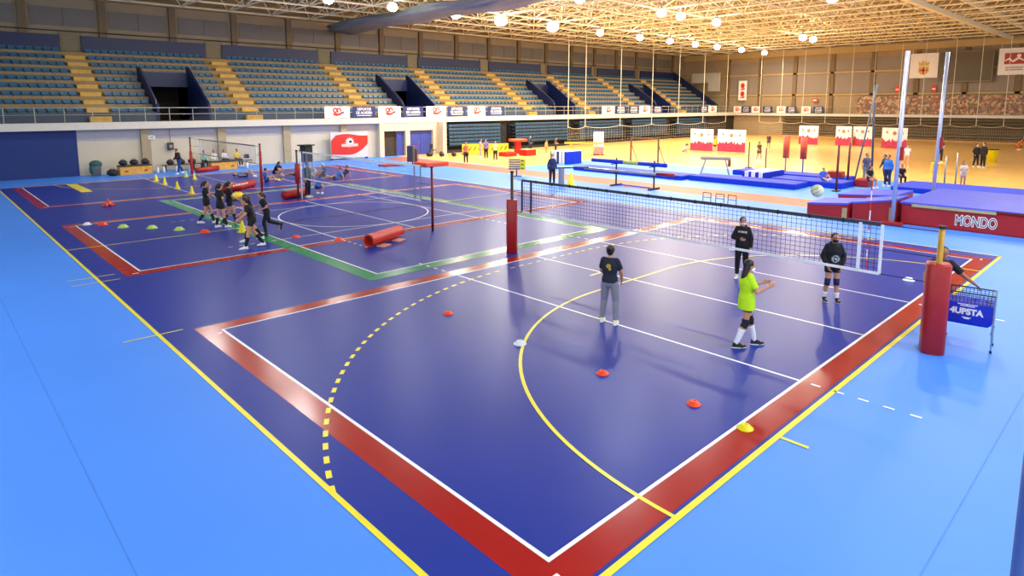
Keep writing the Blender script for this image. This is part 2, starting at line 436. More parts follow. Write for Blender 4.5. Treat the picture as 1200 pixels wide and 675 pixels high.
# ---------------- stadium seats ----------------
m_seat = mat('seat_blue', '#2a5c7c', .4, var=.15, scale=.7)
def seat_geo(b, x, y, z):
    V = []; F = []
    xs = (-.215,-.14,0,.14,.215); prof = [(-.17,.0,.0),(-.20,.10,.0),(.0,.08,-.02),(.14,.10,-.01),(.20,.33,0),(.16,.34,0),(.11,.1,0),(.1,.0,0)]
    for px in xs:
        ed = .012 if abs(px) > .2 else 0
        for (py, pz, dip) in prof: V.append((x+px, y+py*(1-ed*4), z+pz+(dip if abs(px) < .15 else 0)-ed))
    n = len(prof)
    for i in range(len(xs)-1): F += [(i*n+k, i*n+(k+1) % n, (i+1)*n+(k+1) % n, (i+1)*n+k) for k in range(n)]
    F += [tuple(range(n)), tuple(range(len(xs)*n-1, (len(xs)-1)*n-1, -1))]
    b.add(V, F)
spots = []
for k in range(ROWS):
    x = -2.0
    while x < 83.6:
        ok = all(abs(x-s) > .9 for s in STAIRS) and not (k < 5 and in_vom(x, .35))
        if ok: spots.append((x, ry(k)+.45, rz(k)+.001))
        x += .5
spots.sort(key=lambda p: (p[0]+3.7)**2+(p[1]+3.4)**2+(400 if p[0] < .2+.14*(p[1]-44) else 0))
b = B(); seat_geo(b, 0, 0, 0); sm = b.build('stadium_seat', m_seat, None)
tag(sm, 'blue plastic seat in the sloping stand above the balcony', 'stadium seat', 'blue seats in the stand')
sm.location = spots[0]
for p in spots[1:300]:
    o = sm.copy(); COL.objects.link(o); o.location = p
b = B()
for p in spots[300:]: seat_geo(b, *p)
tag(b.build('stadium_seats', m_seat, fix=False), 'farther blue seats filling the rest of the sloping stand', 'stadium seats', 'blue seats in the stand', 'stuff')

# ---------------- balcony railing ----------------
m_rail = mat('rail_grey', '#a8a090', .4, .4)
R0 = T('balcony_railing', 'long grey metal railing along the front edge of the stand balcony', 'railing', (0,43.62,3.35))
b = B(); b.tube((-6,0,.92),(88,0,.92),.028); b.build('top_rail', m_rail, R0)
b = B(); b.tube((-6,0,.5),(88,0,.5),.018); b.build('mid_rail', m_rail, R0)
b = B(); b.tube((0,0,0),(0,0,.92),.024); p0 = b.build('post', m_rail, R0); p0.location = (-6,0,0)
for k in range(1, 64):
    o = p0.copy(); COL.objects.link(o); o.parent = R0; o.location = (-6+k*1.48,0,0)
R1 = T('balcony_railing', 'long metal railing on the ledge of the far end wall', 'railing', (87.4,0,3.26))
b = B(); b.tube((0,-14,.92),(0,43,.92),.028); b.build('top_rail', m_rail, R1)
for k in range(38):
    o = p0.copy(); COL.objects.link(o); o.parent = R1; o.location = (0,-13.5+k*1.5,0)

# ---------------- banners on the railing ----------------
def emblem(parent, s):
    """red looping figure of the sports service with a black tip, standing out of the cloth towards -Y"""
    b = B()
    def arcband(cx, cz, r, a0, a1, w):
        n = 12; V = []; F = []
        for k in range(n+1):
            a = a0+(a1-a0)*k/n
            for rr in (r-w, r+w):
                for y in (-.012, -.002): V.append((cx+rr*math.cos(a), y, cz+rr*math.sin(a)))
        for k in range(n):
            i = k*4; j = i+4
            F += [(i,i+2,j+2,j),(i+1,j+1,j+3,i+3),(i,j,j+1,i+1),(i+2,i+3,j+3,j+2)]
        b.add(V, F)
    arcband(-.16*s,.13*s,.13*s,0,2*PI,.05*s); arcband(.12*s,.13*s,.13*s,-.6,PI+1.2,.05*s)
    b.prism([(-.38*s,-.1*s),(-.2*s,-.04*s),(.1*s,-.08*s),(.36*s,.04*s),(.42*s,-.02*s),(.22*s,-.2*s),(-.1*s,-.26*s),(-.25*s,-.2*s)], 1, -.012, -.002)
    b.build('emblem', m_bred, parent)
    c = B(); c.prism([(.34*s,.0),(.44*s,.08*s),(.48*s,-.06*s),(.4*s,-.12*s)], 1, -.014, -.003); c.build('emblem_tip', m_black, parent)
def cloth(parent, w, h, m, name='cloth'):
    b = B(); n = 12; V = []; F = []
    for i in range(n+1):
        x = -w/2+w*i/n; y = .012*math.sin(i*1.3)
        for z in (-h/2+.01*math.sin(i*.9), h/2-.01*math.cos(i*1.7)):
            for d in (0, .01): V.append((x, y*.5+d, z))
    for i in range(n):
        a = i*4; c = a+4
        F += [(a,c,c+2,a+2),(a+1,a+3,c+3,c+1),(a,a+1,c+1,c),(a+2,c+2,c+3,a+3)]
    F += [(0,2,3,1),(n*4,n*4+1,n*4+3,n*4+2)]
    b.add(V, F); return b.build(name, m, parent)
def white_banner(x, n, w=2.25, loc=None, rz=0, where='on the stand railing'):
    t = T('rail_banner', '%s white banner with a red emblem %s, counted from the left' % (n, where), 'banner', loc or (x,43.575,3.865), rz, 'banners hung on the balcony')
    cloth(t, w, .95, m_wcloth); emblem(t, 1.2 if w > 1.6 else .95); return t
def navy_banner(x, n, w=2.2, loc=None, rz=0, where='on the stand railing'):
    t = T('rail_banner', '%s navy banner with white lettering %s, counted from the left' % (n, where), 'banner', loc or (x,43.575,3.87), rz, 'banners hung on the balcony')
    cloth(t, w, .9, m_wnavy)
    q = w/2.2
    text('lettering', 'DEPORTES\nDE ALMERÍA', .3, m_wcloth, t, (0,-.02,.08), (PI/2,0,0), .004, .95*q, .006)
    b = B(); b.box((-.7*q,-.024,-.32),(.7*q,-.016,-.26)); b.build('underline', m_wcloth, t); return t
wx = [21.25,26.2,31.2,36.05]; nxx = [23.7,28.65,33.6,38.6]
for i, x in enumerate(wx): white_banner(x, ORD[i])
for i, x in enumerate(nxx): navy_banner(x, ORD[i], 2.15)
for i, x in enumerate((56.6,64.05,80.9)): white_banner(x, ORD[i+4], 2.4)
for i, x in enumerate((59.05,61.7,66.9,78.5)): navy_banner(x, ORD[i+4], 2.1)
for i, y in enumerate((47.3-4.2, 40.2, 36.4, 32.9)): white_banner(0, ORD[i], 1.25, (87.355,y,3.78), -PI/2, 'on the far ledge')
for i, y in enumerate((41.7,38.4,34.9,31.2)): navy_banner(0, ORD[i], 1.35, (87.355,y,3.78), -PI/2, 'on the far ledge')

# ---------------- telescopic seating under the balcony ----------------
m_tseat = mat('telescopic_teal', '#16405e', .4, var=.15, scale=1)
m_tdeck = mat('telescopic_dark', '#16181e', .7)
def tele(x0, x1, label):
    t = T('folded_bleacher', label, 'bleacher', (x0,43.85,0), 0, 'folded seating banks under the balcony'); L = x1-x0
    b = B(); b.box((0,-.75,0),(L,0,.28))
    for k in range(6): b.box((0,-.85+.02*k,.62+k*.34),(L,-.02,.68+k*.34))
    b.box((0,-.3,.28),(L,-.02,2.5)); b.build('deck', m_tdeck, t)
    for k in range(6):
        b = B(); z = .70+k*.34; n = int((L-.9)/.5)
        for i in range(n):
            x = .45+i*.5
            b.prism([(-.9+.02*k,z),(-.93+.02*k,z+.12),(-.9+.02*k,z+.25),(-.8+.02*k,z+.25),(-.78+.02*k,z)], 0, x, x+.47)
        b.build('seat_row', m_tseat, t)
    for xx in (.1, L-.1):
        b = B()
        for k in range(6): b.path([(xx,-.8,.7+k*.34),(xx,-.8,.95+k*.34),(xx,-.3,.95+k*.34)], .02)
        b.build('guard_rail', m_dsteel, t)
for i, (a, c) in enumerate(((31.75,39.4),(40.3,49.2),(50.3,59.3),(60.2,69.0),(70.2,79.0))):
    tele(a, c, '%s folded bank of teal seats under the balcony, counted from the doors' % ORD[i])

# ---------------- far wall furniture ----------------
t = T('crest_banner', 'white hanging banner with a gold crown and red cross crest on the far wall', 'banner', (87.42,19.0,9.25), -PI/2)
cloth(t, 3.0, 3.0, m_wcloth)
b = B()
for xx in (-1.3,1.3): b.tube((xx,0,1.45),(xx,.1,2.1),.02)
b.build('hanging_cord', m_white, t)
b = B(); b.prism([(-.55,-.1),(-.55,-.75),(-.3,-1.05),(0,-1.15),(.3,-1.05),(.55,-.75),(.55,-.1)], 1, -.03, -.012); b.build('shield', mat('crest_gold', '#d8b040', .5), t)
b = B(); b.prism([(-.1,-.18),(-.1,-1.0),(.1,-1.0),(.1,-.18)], 1, -.045, -.03); b.prism([(-.45,-.45),(-.45,-.65),(.45,-.65),(.45,-.45)], 1, -.045, -.03); b.build('cross', m_bred, t)
b = B(); b.prism([(-.5,.0),(-.62,.5),(-.3,.3),(-.15,.75),(0,.35),(.15,.75),(.3,.3),(.62,.5),(.5,.0)], 1, -.03, -.012); b.build('crown', mat('crest_gold', '#d8b040'), t)
t = T('logo_banner', 'white hanging banner with a red square emblem at the right of the far wall', 'banner', (87.42,10.1,9.35), -PI/2)
cloth(t, 3.0, 3.0, m_wcloth)
b = B()
for xx in (-1.3,1.3): b.tube((xx,0,1.45),(xx,.1,2.0),.02)
b.build('hanging_cord', m_white, t)
b = B(); b.box((-.95,-.03,-.3),(.95,-.012,.95)); b.build('emblem', mat('emblem_red', '#b43a24', .5), t)
b = B(); b.prism([(-1.25,-.1),(-.5,.45),(-.2,.1),(.3,.5),(.9,.1),(1.25,.25),(.9,-.02),(.35,.25),(-.15,-.12),(-.55,.2)], 1, -.045, -.031); b.ell((.35,-.035,.62),(.2,.012,.2)); b.build('wave', m_wcloth, t)
b = B()
for k in range(2): b.box((-.8,-.03,-.75-k*.25),(.8,-.012,-.6-k*.25))
b.build('caption_bars', mat('caption_grey', '#b8a090', .6), t)
t = T('scoreboard', 'large dark unlit scoreboard on the far wall between two hanging banners', 'scoreboard', (87.42,14.7,9.0), -PI/2)
b = B(); b.box((-2.6,-.1,-1.7),(2.6,.1,1.7)); b.build('screen', mat('scoreboard_dark', '#5c5038', .5), t)
b = B(); b.box((-2.7,-.14,1.7),(2.7,.1,1.82)); b.box((-2.7,-.14,-1.85),(2.7,.1,-1.7)); b.box((-2.7,-.14,-1.7),(-2.6,.1,1.7)); b.box((2.6,-.14,-1.7),(2.7,.1,1.7)); b.build('frame', mat('score_frame', '#7c6a44', .5), t)
t = T('tall_banner', 'narrow white vertical banner with red emblems beside the stand end', 'banner', (87.4,42.4,6.6), -PI/2)
cloth(t, 1.3, 2.9, m_wcloth)
for zz in (.7, -.5):
    b = B(); b.ell((0,-.02,zz),(.32,.02,.4)); b.prism([(-.4,zz-.5),(.4,zz-.35),(.3,zz-.6),(-.3,zz-.62)], 1, -.03, -.012); b.build('emblem', m_bred, t)
t = T('wall_box', 'pair of pale grey panel boxes high at the end of the stand', 'panel', (84.82,46.2,7.6), -PI/2)
b = B(); b.box((-3.0,-.5,.2),(1.6,-.2,1.6)); b.build('upper_panel', mat('box_grey', '#a8a298', .5), t)
b = B(); b.box((-.2,-.5,-1.1),(1.6,-.2,.2)); b.build('lower_panel', mat('box_grey', '#a8a298', .5), t)
t = tag(B().box((87.55,2,3.27),(87.7,26.4,5.6)).build('photo_panel', crowd_mat('crowd_print')), 'long brown printed strip of crowd pictures above the far ledge', 'printed panel')
for i, (y, w_, h_) in enumerate(((21.8,.5,.9),(17.8,.5,.9),(31.9,.7,.5))):
    t = T('wall_sign', ['small red sign left of the crest banner on the far wall','small red sign under the scoreboard corner on the far wall','small red box on the far wall left of the pale panels'][i], 'sign', (87.72,y,6.4 if i < 2 else 5.1), -PI/2)
    b = B(); b.box((-w_/2,-.06,-h_/2),(w_/2,0,h_/2)); b.build('plate', m_bred, t); b = B(); b.box((-w_/3,-.075,-.08),(w_/3,-.06,.08)); b.build('stripe', m_wcloth, t)

# ---------------- rolled divider curtain ----------------
b = B(); R = []
n = 28
for j in range(45):
    y = -12+j*1.42; ring = []
    for i in range(n):
        a = 2*PI*i/n; wv = 1+.12*math.sin(5*a+.6*j)+.07*math.sin(9*a-j)
        ring.append((25.9+1.75*math.cos(a)*wv, y, 11.5+.42*math.sin(a)*wv-.12*math.sin(j*.9)))
    R.append(ring)
b.rings(R); t = b.build('rolled_curtain', mat('curtain_slate', '#6c7480', .6, var=.12, scale=2, bump=.2), None, True)
tag(t, 'long slate grey divider curtain rolled up under the roof truss', 'curtain')
# ---------------- hanging ropes with safety net ----------------
m_rope = mat('rope_white', '#e8dcc0', .6)
def rope(x, y, z0): 
    b = B(); b.tube((0,0,0),(0,0,12.2-z0),.03,n=5); b.ell((0,0,0),(.06,.06,.08),8,6)
    tag(b.build('hanging_rope', m_rope, None, loc=(x,y,z0)), 'thin pale rope hanging from the truss down to the safety net', 'rope', 'ropes carrying the safety net')
PK = [(46.5,41),(49.3,41),(55.5,41),(61.8,41),(67.7,41),(73.8,41),(80,41)]
PE = [(84,38),(84,35),(84,32),(84,29),(84,26),(84,23.4),(84,20.5),(84,18),(84,15),(84,12.5),(84,10),(84,7.5)]
for p in PK+PE: rope(*p, 2.15)
def sag(b, p, q):
    n = 12; top = []
    for k in range(n+1):
        u = k/n; z = 2.15-.45*4*u*(1-u)*.5 if u not in (0, 1) else 2.15
        top.append((p[0]+(q[0]-p[0])*u, p[1]+(q[1]-p[1])*u, z))
    b.path(top, .018, 4)
    for x, y, z in top: b.tube((x,y,.02),(x,y,z),.006,n=3,cap=False)
    for zz in (.2,.5,.8,1.1,1.4): b.tube((p[0],p[1],zz),(q[0],q[1],zz),.006,n=3,cap=False)
b = B()
for p, q in zip(PK, PK[1:]): sag(b, p, q)
tag(b.build('safety_net', m_rope), 'low pale safety net in scallops before the folded seating banks', 'net')
b = B()
for p, q in zip(PE, PE[1:]): sag(b, p, q)
tag(b.build('safety_net', m_rope), 'low pale safety net in scallops along the far wall', 'net')
# ---------------- people ----------------
m_skin = mat('skin_light', '#c98d6c', .5, var=.06); m_skin2 = mat('skin_tan', '#a86c4a', .5, var=.06)
m_hair = mat('hair_dark', '#20140e', .45, var=.3, scale=30); m_hairb = mat('hair_brown', '#4a2c18', .45, var=.3, scale=30)
def cm(hexc): return mat('cloth_'+hexc[1:], hexc, .8, var=.08, scale=12, bump=.12, bscale=30)
DEF = dict(pel=(0,0,.92), chest=(0,0,1.24), neck=(0,0,1.40), head=(.03,0,1.535),
  hipL=(0,.085,.88), kneL=(.015,.10,.48), ankL=(-.01,.11,.085), shL=(0,.155,1.345), elL=(-.03,.215,1.09), wrL=(.03,.235,.86),
  hipR=(0,-.085,.88), kneR=(.015,-.10,.48), ankR=(-.01,-.11,.085), shR=(0,-.155,1.345), elR=(-.03,-.215,1.09), wrR=(.03,-.235,.86))
POSES = {
 'stand': {},
 'arms_front': dict(elL=(.05,.2,1.1), wrL=(.26,.1,1.02), elR=(.05,-.2,1.1), wrR=(.26,-.1,1.02)),
 'ready': dict(kneL=(.06,.13,.48), kneR=(.03,-.13,.48), ankL=(.02,.16,.085), ankR=(-.05,-.15,.085), elL=(.06,.2,1.1), wrL=(.25,.08,.95), elR=(.06,-.2,1.08), wrR=(.28,-.06,.95)),
 'catch': dict(kneL=(.12,.09,.49), ankL=(.22,.1,.085), kneR=(-.04,-.09,.48), ankR=(-.2,-.09,.1), elL=(.12,.2,1.12), wrL=(.36,.17,1.18), elR=(.1,-.2,1.1), wrR=(.34,-.16,1.2)),
 'fold': dict(kneL=(.0,.10,.48), ankL=(-.06,.12,.085), elR=(.02,-.24,1.10), wrR=(.19,-.02,1.10), elL=(-.02,.215,1.09), wrL=(.06,.22,.86)),
 'hands_down': dict(elL=(-.01,.24,1.1), wrL=(.1,.16,.88), elR=(-.01,-.24,1.1), wrR=(.1,-.16,.88), ankL=(.03,.13,.085), ankR=(-.06,-.13,.085)),
 'reach': dict(elR=(.04,-.3,1.12), wrR=(.16,-.46,.98)),
 'walk': dict(kneL=(.14,.09,.49), ankL=(.22,.09,.09), kneR=(-.04,-.09,.48), ankR=(-.28,-.09,.14), elL=(-.1,.2,1.1), wrL=(-.02,.22,.88), elR=(.08,-.2,1.09), wrR=(.26,-.18,.98)),
 'run': dict(pel=(0,0,.92), chest=(.08,0,1.23), neck=(.12,0,1.385), head=(.18,0,1.51), shL=(.1,.155,1.33), shR=(.1,-.155,1.33), kneL=(.12,.09,.5), ankL=(.06,.09,.09), kneR=(-.1,-.09,.5), ankR=(-.48,-.09,.36), elL=(.0,.22,1.1), wrL=(.2,.2,1.02), elR=(.2,-.22,1.14), wrR=(.4,-.16,1.08)),
 'stoop': dict(pel=(-.03,0,.91), chest=(.05,0,1.21), neck=(.1,0,1.36), head=(.17,0,1.48), shL=(.08,.155,1.31), shR=(.08,-.155,1.31), kneL=(.12,.1,.47), ankL=(.2,.11,.085), kneR=(-.06,-.1,.5), ankR=(-.34,-.11,.11), elL=(.18,.2,1.1), wrL=(.36,.16,.95), elR=(.06,-.22,1.06), wrR=(.24,-.2,.9)),
 'sit_floor': dict(pel=(0,0,.12), chest=(-.08,0,.43), neck=(-.06,0,.58), head=(0,0,.71), hipL=(.02,.085,.12), hipR=(.02,-.085,.12), shL=(-.07,.155,.53), shR=(-.07,-.155,.53), kneL=(.36,.16,.34), kneR=(.4,-.12,.14), ankL=(.62,.14,.07), ankR=(.8,-.12,.07), elL=(.1,.24,.36), wrL=(.3,.18,.38), elR=(-.2,-.22,.3), wrR=(-.28,-.24,.07)),
 'lean_floor': dict(pel=(0,0,.12), chest=(-.2,0,.38), neck=(-.26,0,.52), head=(-.23,0,.66), hipL=(.02,.085,.12), hipR=(.02,-.085,.12), shL=(-.25,.155,.47), shR=(-.25,-.155,.47), kneL=(.4,.12,.22), kneR=(.42,-.1,.12), ankL=(.82,.12,.07), ankR=(.84,-.1,.07), elL=(-.42,.23,.28), wrL=(-.46,.24,.06), elR=(-.42,-.23,.28), wrR=(-.46,-.24,.06)),
 'lie': dict(pel=(0,0,.12), chest=(-.32,0,.13), neck=(-.48,0,.14), head=(-.62,0,.15), hipL=(.03,.085,.12), hipR=(.03,-.085,.12), shL=(-.43,.155,.13), shR=(-.43,-.155,.13), kneL=(.3,.12,.42), kneR=(.32,-.1,.40), ankL=(.5,.12,.08), ankR=(.52,-.1,.08), elL=(-.25,.27,.1), wrL=(-.05,.26,.12), elR=(-.25,-.27,.1), wrR=(-.05,-.26,.12)),
 'sit': dict(pel=(0,0,.54), chest=(.02,0,.87), neck=(.05,0,1.03), head=(.1,0,1.165), hipL=(.02,.085,.52), hipR=(.02,-.085,.52), shL=(.04,.155,.975), shR=(.04,-.155,.975), kneL=(.42,.12,.5), kneR=(.42,-.12,.5), ankL=(.44,.12,.085), ankR=(.44,-.12,.085), elL=(.06,.22,.72), wrL=(.27,.12,.64), elR=(.06,-.22,.72), wrR=(.27,-.12,.64)),
 'crouch': dict(pel=(-.12,0,.42), chest=(.06,0,.7), neck=(.16,0,.84), head=(.25,0,.95), hipL=(-.1,.085,.40), hipR=(-.1,-.085,.40), shL=(.12,.155,.80), shR=(.12,-.155,.80), kneL=(.26,.14,.46), kneR=(.26,-.14,.46), ankL=(.05,.14,.085), ankR=(.05,-.14,.085), elL=(.3,.2,.62), wrL=(.46,.14,.5), elR=(.3,-.2,.62), wrR=(.46,-.14,.5)),
}
def solid(b, name, voxel, m, parent, smooth=1):
    """fuse the overlapping pieces of b into one continuous skin"""
    me = b.mesh('tmp'); o = bpy.data.objects.new('tmp', me); COL.objects.link(o)
    md = o.modifiers.new('r', 'REMESH'); md.mode = 'VOXEL'; md.voxel_size = voxel
    if smooth: sm_ = o.modifiers.new('s', 'SMOOTH'); sm_.factor = .5; sm_.iterations = smooth
    dg = bpy.context.evaluated_depsgraph_get(); dg.update()
    me2 = bpy.data.meshes.new_from_object(o.evaluated_get(dg)); bpy.data.objects.remove(o)
    me2.name = name; me2.materials.clear(); me2.materials.append(m); me2.polygons.foreach_set('use_smooth', [True]*len(me2.polygons))
    r = bpy.data.objects.new(name, me2); COL.objects.link(r); r.parent = parent; return r
def person(label, loc, yaw, pose='stand', H=1.63, top='#16161c', sleeve='short', bottom='#16161c', legs='shorts', hair='tail', skin=None, haircol=None,
           mask=None, socks=None, pads=None, shoe='#e8e8e8', detail=0, over=None, emblem_=None, group=None, hem=0.0, head_yaw=0):
    J = dict(DEF); J.update(POSES[pose]); J.update(over or {})
    s = H/1.65; J = {k: Vector(v)*s for k, v in J.items()}
    zs = loc[2] if len(loc) > 2 else 0
    root = T('person', label, 'person', (loc[0], loc[1], zs), math.radians(yaw), group)
    vx = (.0075, .012, .02)[detail]
    skin = skin or m_skin; haircol = haircol or m_hair
    up = (J['neck']-J['pel']).normalized(); side = ((J['shL']-J['shR'])+(J['hipL']-J['hipR'])).normalized()
    fwd = side.cross(up).normalized(); side = up.cross(fwd).normalized()
    def ring(c, rx, ry_, n=16): return [c+fwd*(rx*math.cos(2*PI*i/n))+side*(ry_*math.sin(2*PI*i/n)) for i in range(n)]
    pel, ch, nk, hd = J['pel'], J['chest'], J['neck'], J['head']
    def torso(b, g=0, lo=-.10, hi=True):
        R_ = []
        st = [(-.10,.085,.115),(-.03,.108,.155),(.06,.1,.145)]
        for d, a, c in st:
            if d >= lo-.001: R_.append(ring(pel+up*d*s, (a+g)*s, (c+g)*s))
        if lo < -.10: R_[0] = ring(pel-up*.10*s, (.112+g)*s, (.155+g)*s); R_.insert(0, ring(pel+up*lo*s, (.112+g)*s, (.156+g)*s))
        for u, a, c in ((.45,.085,.122),(.8,.1,.145),(1,.104,.155)):
            R_.append(ring(pel.lerp(ch, u), (a+g)*s, (c+g)*s))
        for u, a, c in ((.35,.098,.165),(.65,.082,.15),(.9,.06,.095)):
            R_.append(ring(ch.lerp(nk, u), (a+g*.8)*s, (c+g*.8)*s))
        R_.append(ring(nk+up*.015*s, (.05+g*.4)*s, (.055+g*.4)*s)); b.rings(R_)
    # head frame
    hy = math.radians(head_yaw)
    hu = (hd-nk).normalized(); hu = (hu*.5+up*.5).normalized() if pose in ('lie',) else (hu*.35+Vector((0,0,1))*.65).normalized()
    hf = (fwd*math.cos(hy)+side*math.sin(hy)); hf = (hf-hu*hf.dot(hu)).normalized(); hs = hu.cross(hf)
    HR = Matrix((hf, hs, hu)).transposed()
    def hp(x, y, z): return hd+HR @ Vector((x*s, y*s, z*s))
    b = B(); torso(b)
    b.tube(nk-up*.04*s, hd-hu*.04*s, .052*s, .048*s, 12)
    b.ell(hp(0,0,.03), (.095*s,.076*s,.092*s), 16, 12, R=HR); b.ell(hp(.02,0,-.045), (.07*s,.06*s,.07*s), 14, 10, R=HR); b.ell(hp(.045,0,-.09), (.035*s,.035*s,.028*s), R=HR)
    if detail < 2:
        b.rings([[hp(.085+dx, dy, zz) for dx, dy in ((0,-w_),(0,w_),(h_,0))] for zz, w_, h_ in ((.035,.008,.008),(-.012,.016,.03),(-.02,.012,.012))])
        for e in (1, -1): b.ell(hp(-.005,.078*e,0), (.02*s,.01*s,.03*s), 8, 6, R=HR)
    for e, q in ((1,'L'),(-1,'R')):
        sh, el, wr = J['sh'+q], J['el'+q], J['wr'+q]; hi, kn, an = J['hip'+q], J['kne'+q], J['ank'+q]
        b.cap(sh-side*e*.03*s, el, .052*s, .04*s); b.cap(el, wr, .041*s, .027*s); b.cap(hi, kn, .083*s, .052*s); b.ell(kn+fwd*.008*s, (.056*s,)*3)
        mid = kn.lerp(an, .3)-(fwd*.012*s); b.cap(kn, mid, .052*s, .056*s); b.cap(mid, an, .056*s, .036*s)
        # foot
        ff = (kn-an); fd = (fwd-up*0); fd = Vector((fd.x, fd.y, 0)); fd = fd.normalized() if fd.length > .2 else Vector((1,0,0))
        if pose == 'lie': fd = Vector((1,0,0))
        if pose in ('sit_floor','lean_floor'): fd = Vector((.5,0,.85)).normalized()
        if q == 'R' and pose == 'run': fd = Vector((.3,0,-.95))
        b.cap(an-Vector((0,0,.035*s)), an+fd*.13*s-Vector((0,0,.045*s)), .036*s, .03*s)
        J['f'+q] = fd
        # hand: palm, four fingers, thumb
        d = (wr-el).normalized(); pn = (fwd if abs(d.dot(fwd)) < .8 else up); lat = d.cross(pn).normalized(); pn = lat.cross(d).normalized()
        if lat.dot(up) < 0 or (abs(lat.dot(up)) < .3 and lat.dot(fwd) < 0): lat = -lat
        inn = -side*e; inn = (inn-d*inn.dot(d)); inn = inn.normalized() if inn.length > .1 else pn
        lat = d.cross(inn).normalized()
        if lat.dot(fwd)+lat.dot(up) < 0: lat = -lat
        pc = wr+d*.045*s
        for t_ in (-.026,-.009,.009,.026): b.cap(wr+lat*t_*.7*s, wr+d*.085*s+lat*t_*s, .015*s, .0135*s, 6)
        if detail < 2:
            for t_, L_ in ((-.028,.055),(-.0095,.072),(.0095,.078),(.028,.066)):
                k0 = wr+d*.088*s+lat*t_*s; k1 = k0+(d*.9+inn*.35).normalized()*L_*.55*s; k2 = k1+(d*.6+inn*.8).normalized()*L_*.5*s
                b.cap(k0, k1, .0105*s, .0095*s, 6); b.cap(k1, k2, .0095*s, .008*s, 6)
            t0 = wr+d*.02*s+lat*.025*s; t1 = t0+(d*.7+lat*.75+inn*.2).normalized()*.045*s; t2 = t1+(d*.95+lat*.25+inn*.2).normalized()*.032*s
            b.cap(t0, t1, .014*s, .011*s, 6); b.cap(t1, t2, .011*s, .0085*s, 6)
    solid(b, 'body', vx, skin, root)
    cv = max(vx, .011)
    # top
    g = .022 if sleeve != 'hood' else .034
    if hem: g = .036
    b = B(); torso(b, g, -.06-hem, True)
    for e, q in ((1,'L'),(-1,'R')):
        sh, el, wr = J['sh'+q], J['el'+q], J['wr'+q]
        if sleeve == 'none': b.ell(sh, (.06*s,)*3); continue
        if sleeve == 'short': b.ell(sh-side*e*.02*s, (.072*s,)*3); b.tube(sh-side*e*.02*s, sh.lerp(el, .72), .07*s, .066*s, 12)
        else:
            k = .074 if sleeve == 'hood' else .066
            b.cap(sh-side*e*.025*s, el, k*s, (k-.012)*s, 12); b.tube(el, wr, (k-.012)*s, (k-.026)*s, 12)
    if sleeve == 'hood': b.ell(nk-fwd*.05*s, (.07*s,.1*s,.06*s))
    solid(b, 'hoodie' if sleeve == 'hood' else 'shirt', cv, cm(top), root, 1)
    # bottom
    b = B(); R_ = [ring(pel+up*d*s, (a+.016)*s, (c+.016)*s) for d, a, c in ((-.13,.07,.1),(-.08,.095,.14),(-.03,.108,.155),(.06,.1,.145),(.1,.095,.14))]; b.rings(R_)
    for e, q in ((1,'L'),(-1,'R')):
        hi, kn, an = J['hip'+q], J['kne'+q], J['ank'+q]
        if legs == 'shorts': b.ell(hi, (.098*s,)*3); b.tube(hi, hi.lerp(kn, .42), .1*s, .087*s, 14)
        elif legs == 'knee': b.ell(hi, (.1*s,)*3); b.tube(hi, hi.lerp(kn, .85), .102*s, .085*s, 14)
        else:
            b.cap(hi, kn, .1*s, .07*s, 14); b.cap(kn, kn.lerp(an, .3)-fwd*.01*s, .07*s, .068*s, 12); b.tube(kn.lerp(an, .3)-fwd*.01*s, an+(kn-an)*.05, .068*s, .05*s, 12)
    solid(b, {'shorts':'shorts','knee':'shorts'}.get(legs, 'trousers'), cv, cm(bottom), root, 1)
    # hair
    b = B()
    b.ell(hp(-.022,0,.045), (.098*s,.088*s,.092*s), 14, 10, R=HR)
    if hair in ('tail','long','bun'): b.ell(hp(-.055,0,0), (.06*s,.078*s,.08*s), R=HR)
    if hair == 'tail':
        b.ell(hp(-.12,0,.05), (.035*s,.035*s,.035*s), R=HR); b.cap(hp(-.13,0,.04), hp(-.16,0,-.06), .033*s, .036*s); b.cap(hp(-.16,0,-.06), hp(-.15,0,-.17), .034*s, .012*s)
    if hair == 'bun': b.ell(hp(-.1,0,.06), (.05*s,.05*s,.05*s), R=HR)
    if hair == 'long':
        b.rings([[hp(cx_+rx*math.cos(2*PI*i/14), ry2*math.sin(2*PI*i/14), zz) for i in range(14)] for zz, cx_, rx, ry2 in ((.06,-.03,.075,.086),(-.05,-.06,.055,.09),(-.16,-.085,.045,.1),(-.28,-.1,.035,.09),(-.36,-.1,.015,.05))])
    solid(b, 'hair', max(vx, .01), haircol, root)
    if detail < 2:
        for e in (1, -1):
            c = B(); c.ell(hp(.083,.031*e,.018), (.008*s,.014*s,.008*s), 8, 6, R=HR); c.build('eye', mat('eye_dark', '#140e0a', .3), root, True)
        if not mask:
            c = B(); c.ell(hp(.079,0,-.06), (.008*s,.022*s,.007*s), 8, 6, R=HR); c.build('mouth', mat('lips', '#8c4438', .5), root, True)
    if mask and detail < 2:
        c = B(); c.ell(hp(.038,0,-.045), (.066*s,.062*s,.055*s), 14, 10, R=HR); c.build('face_mask', cm(mask), root, True)
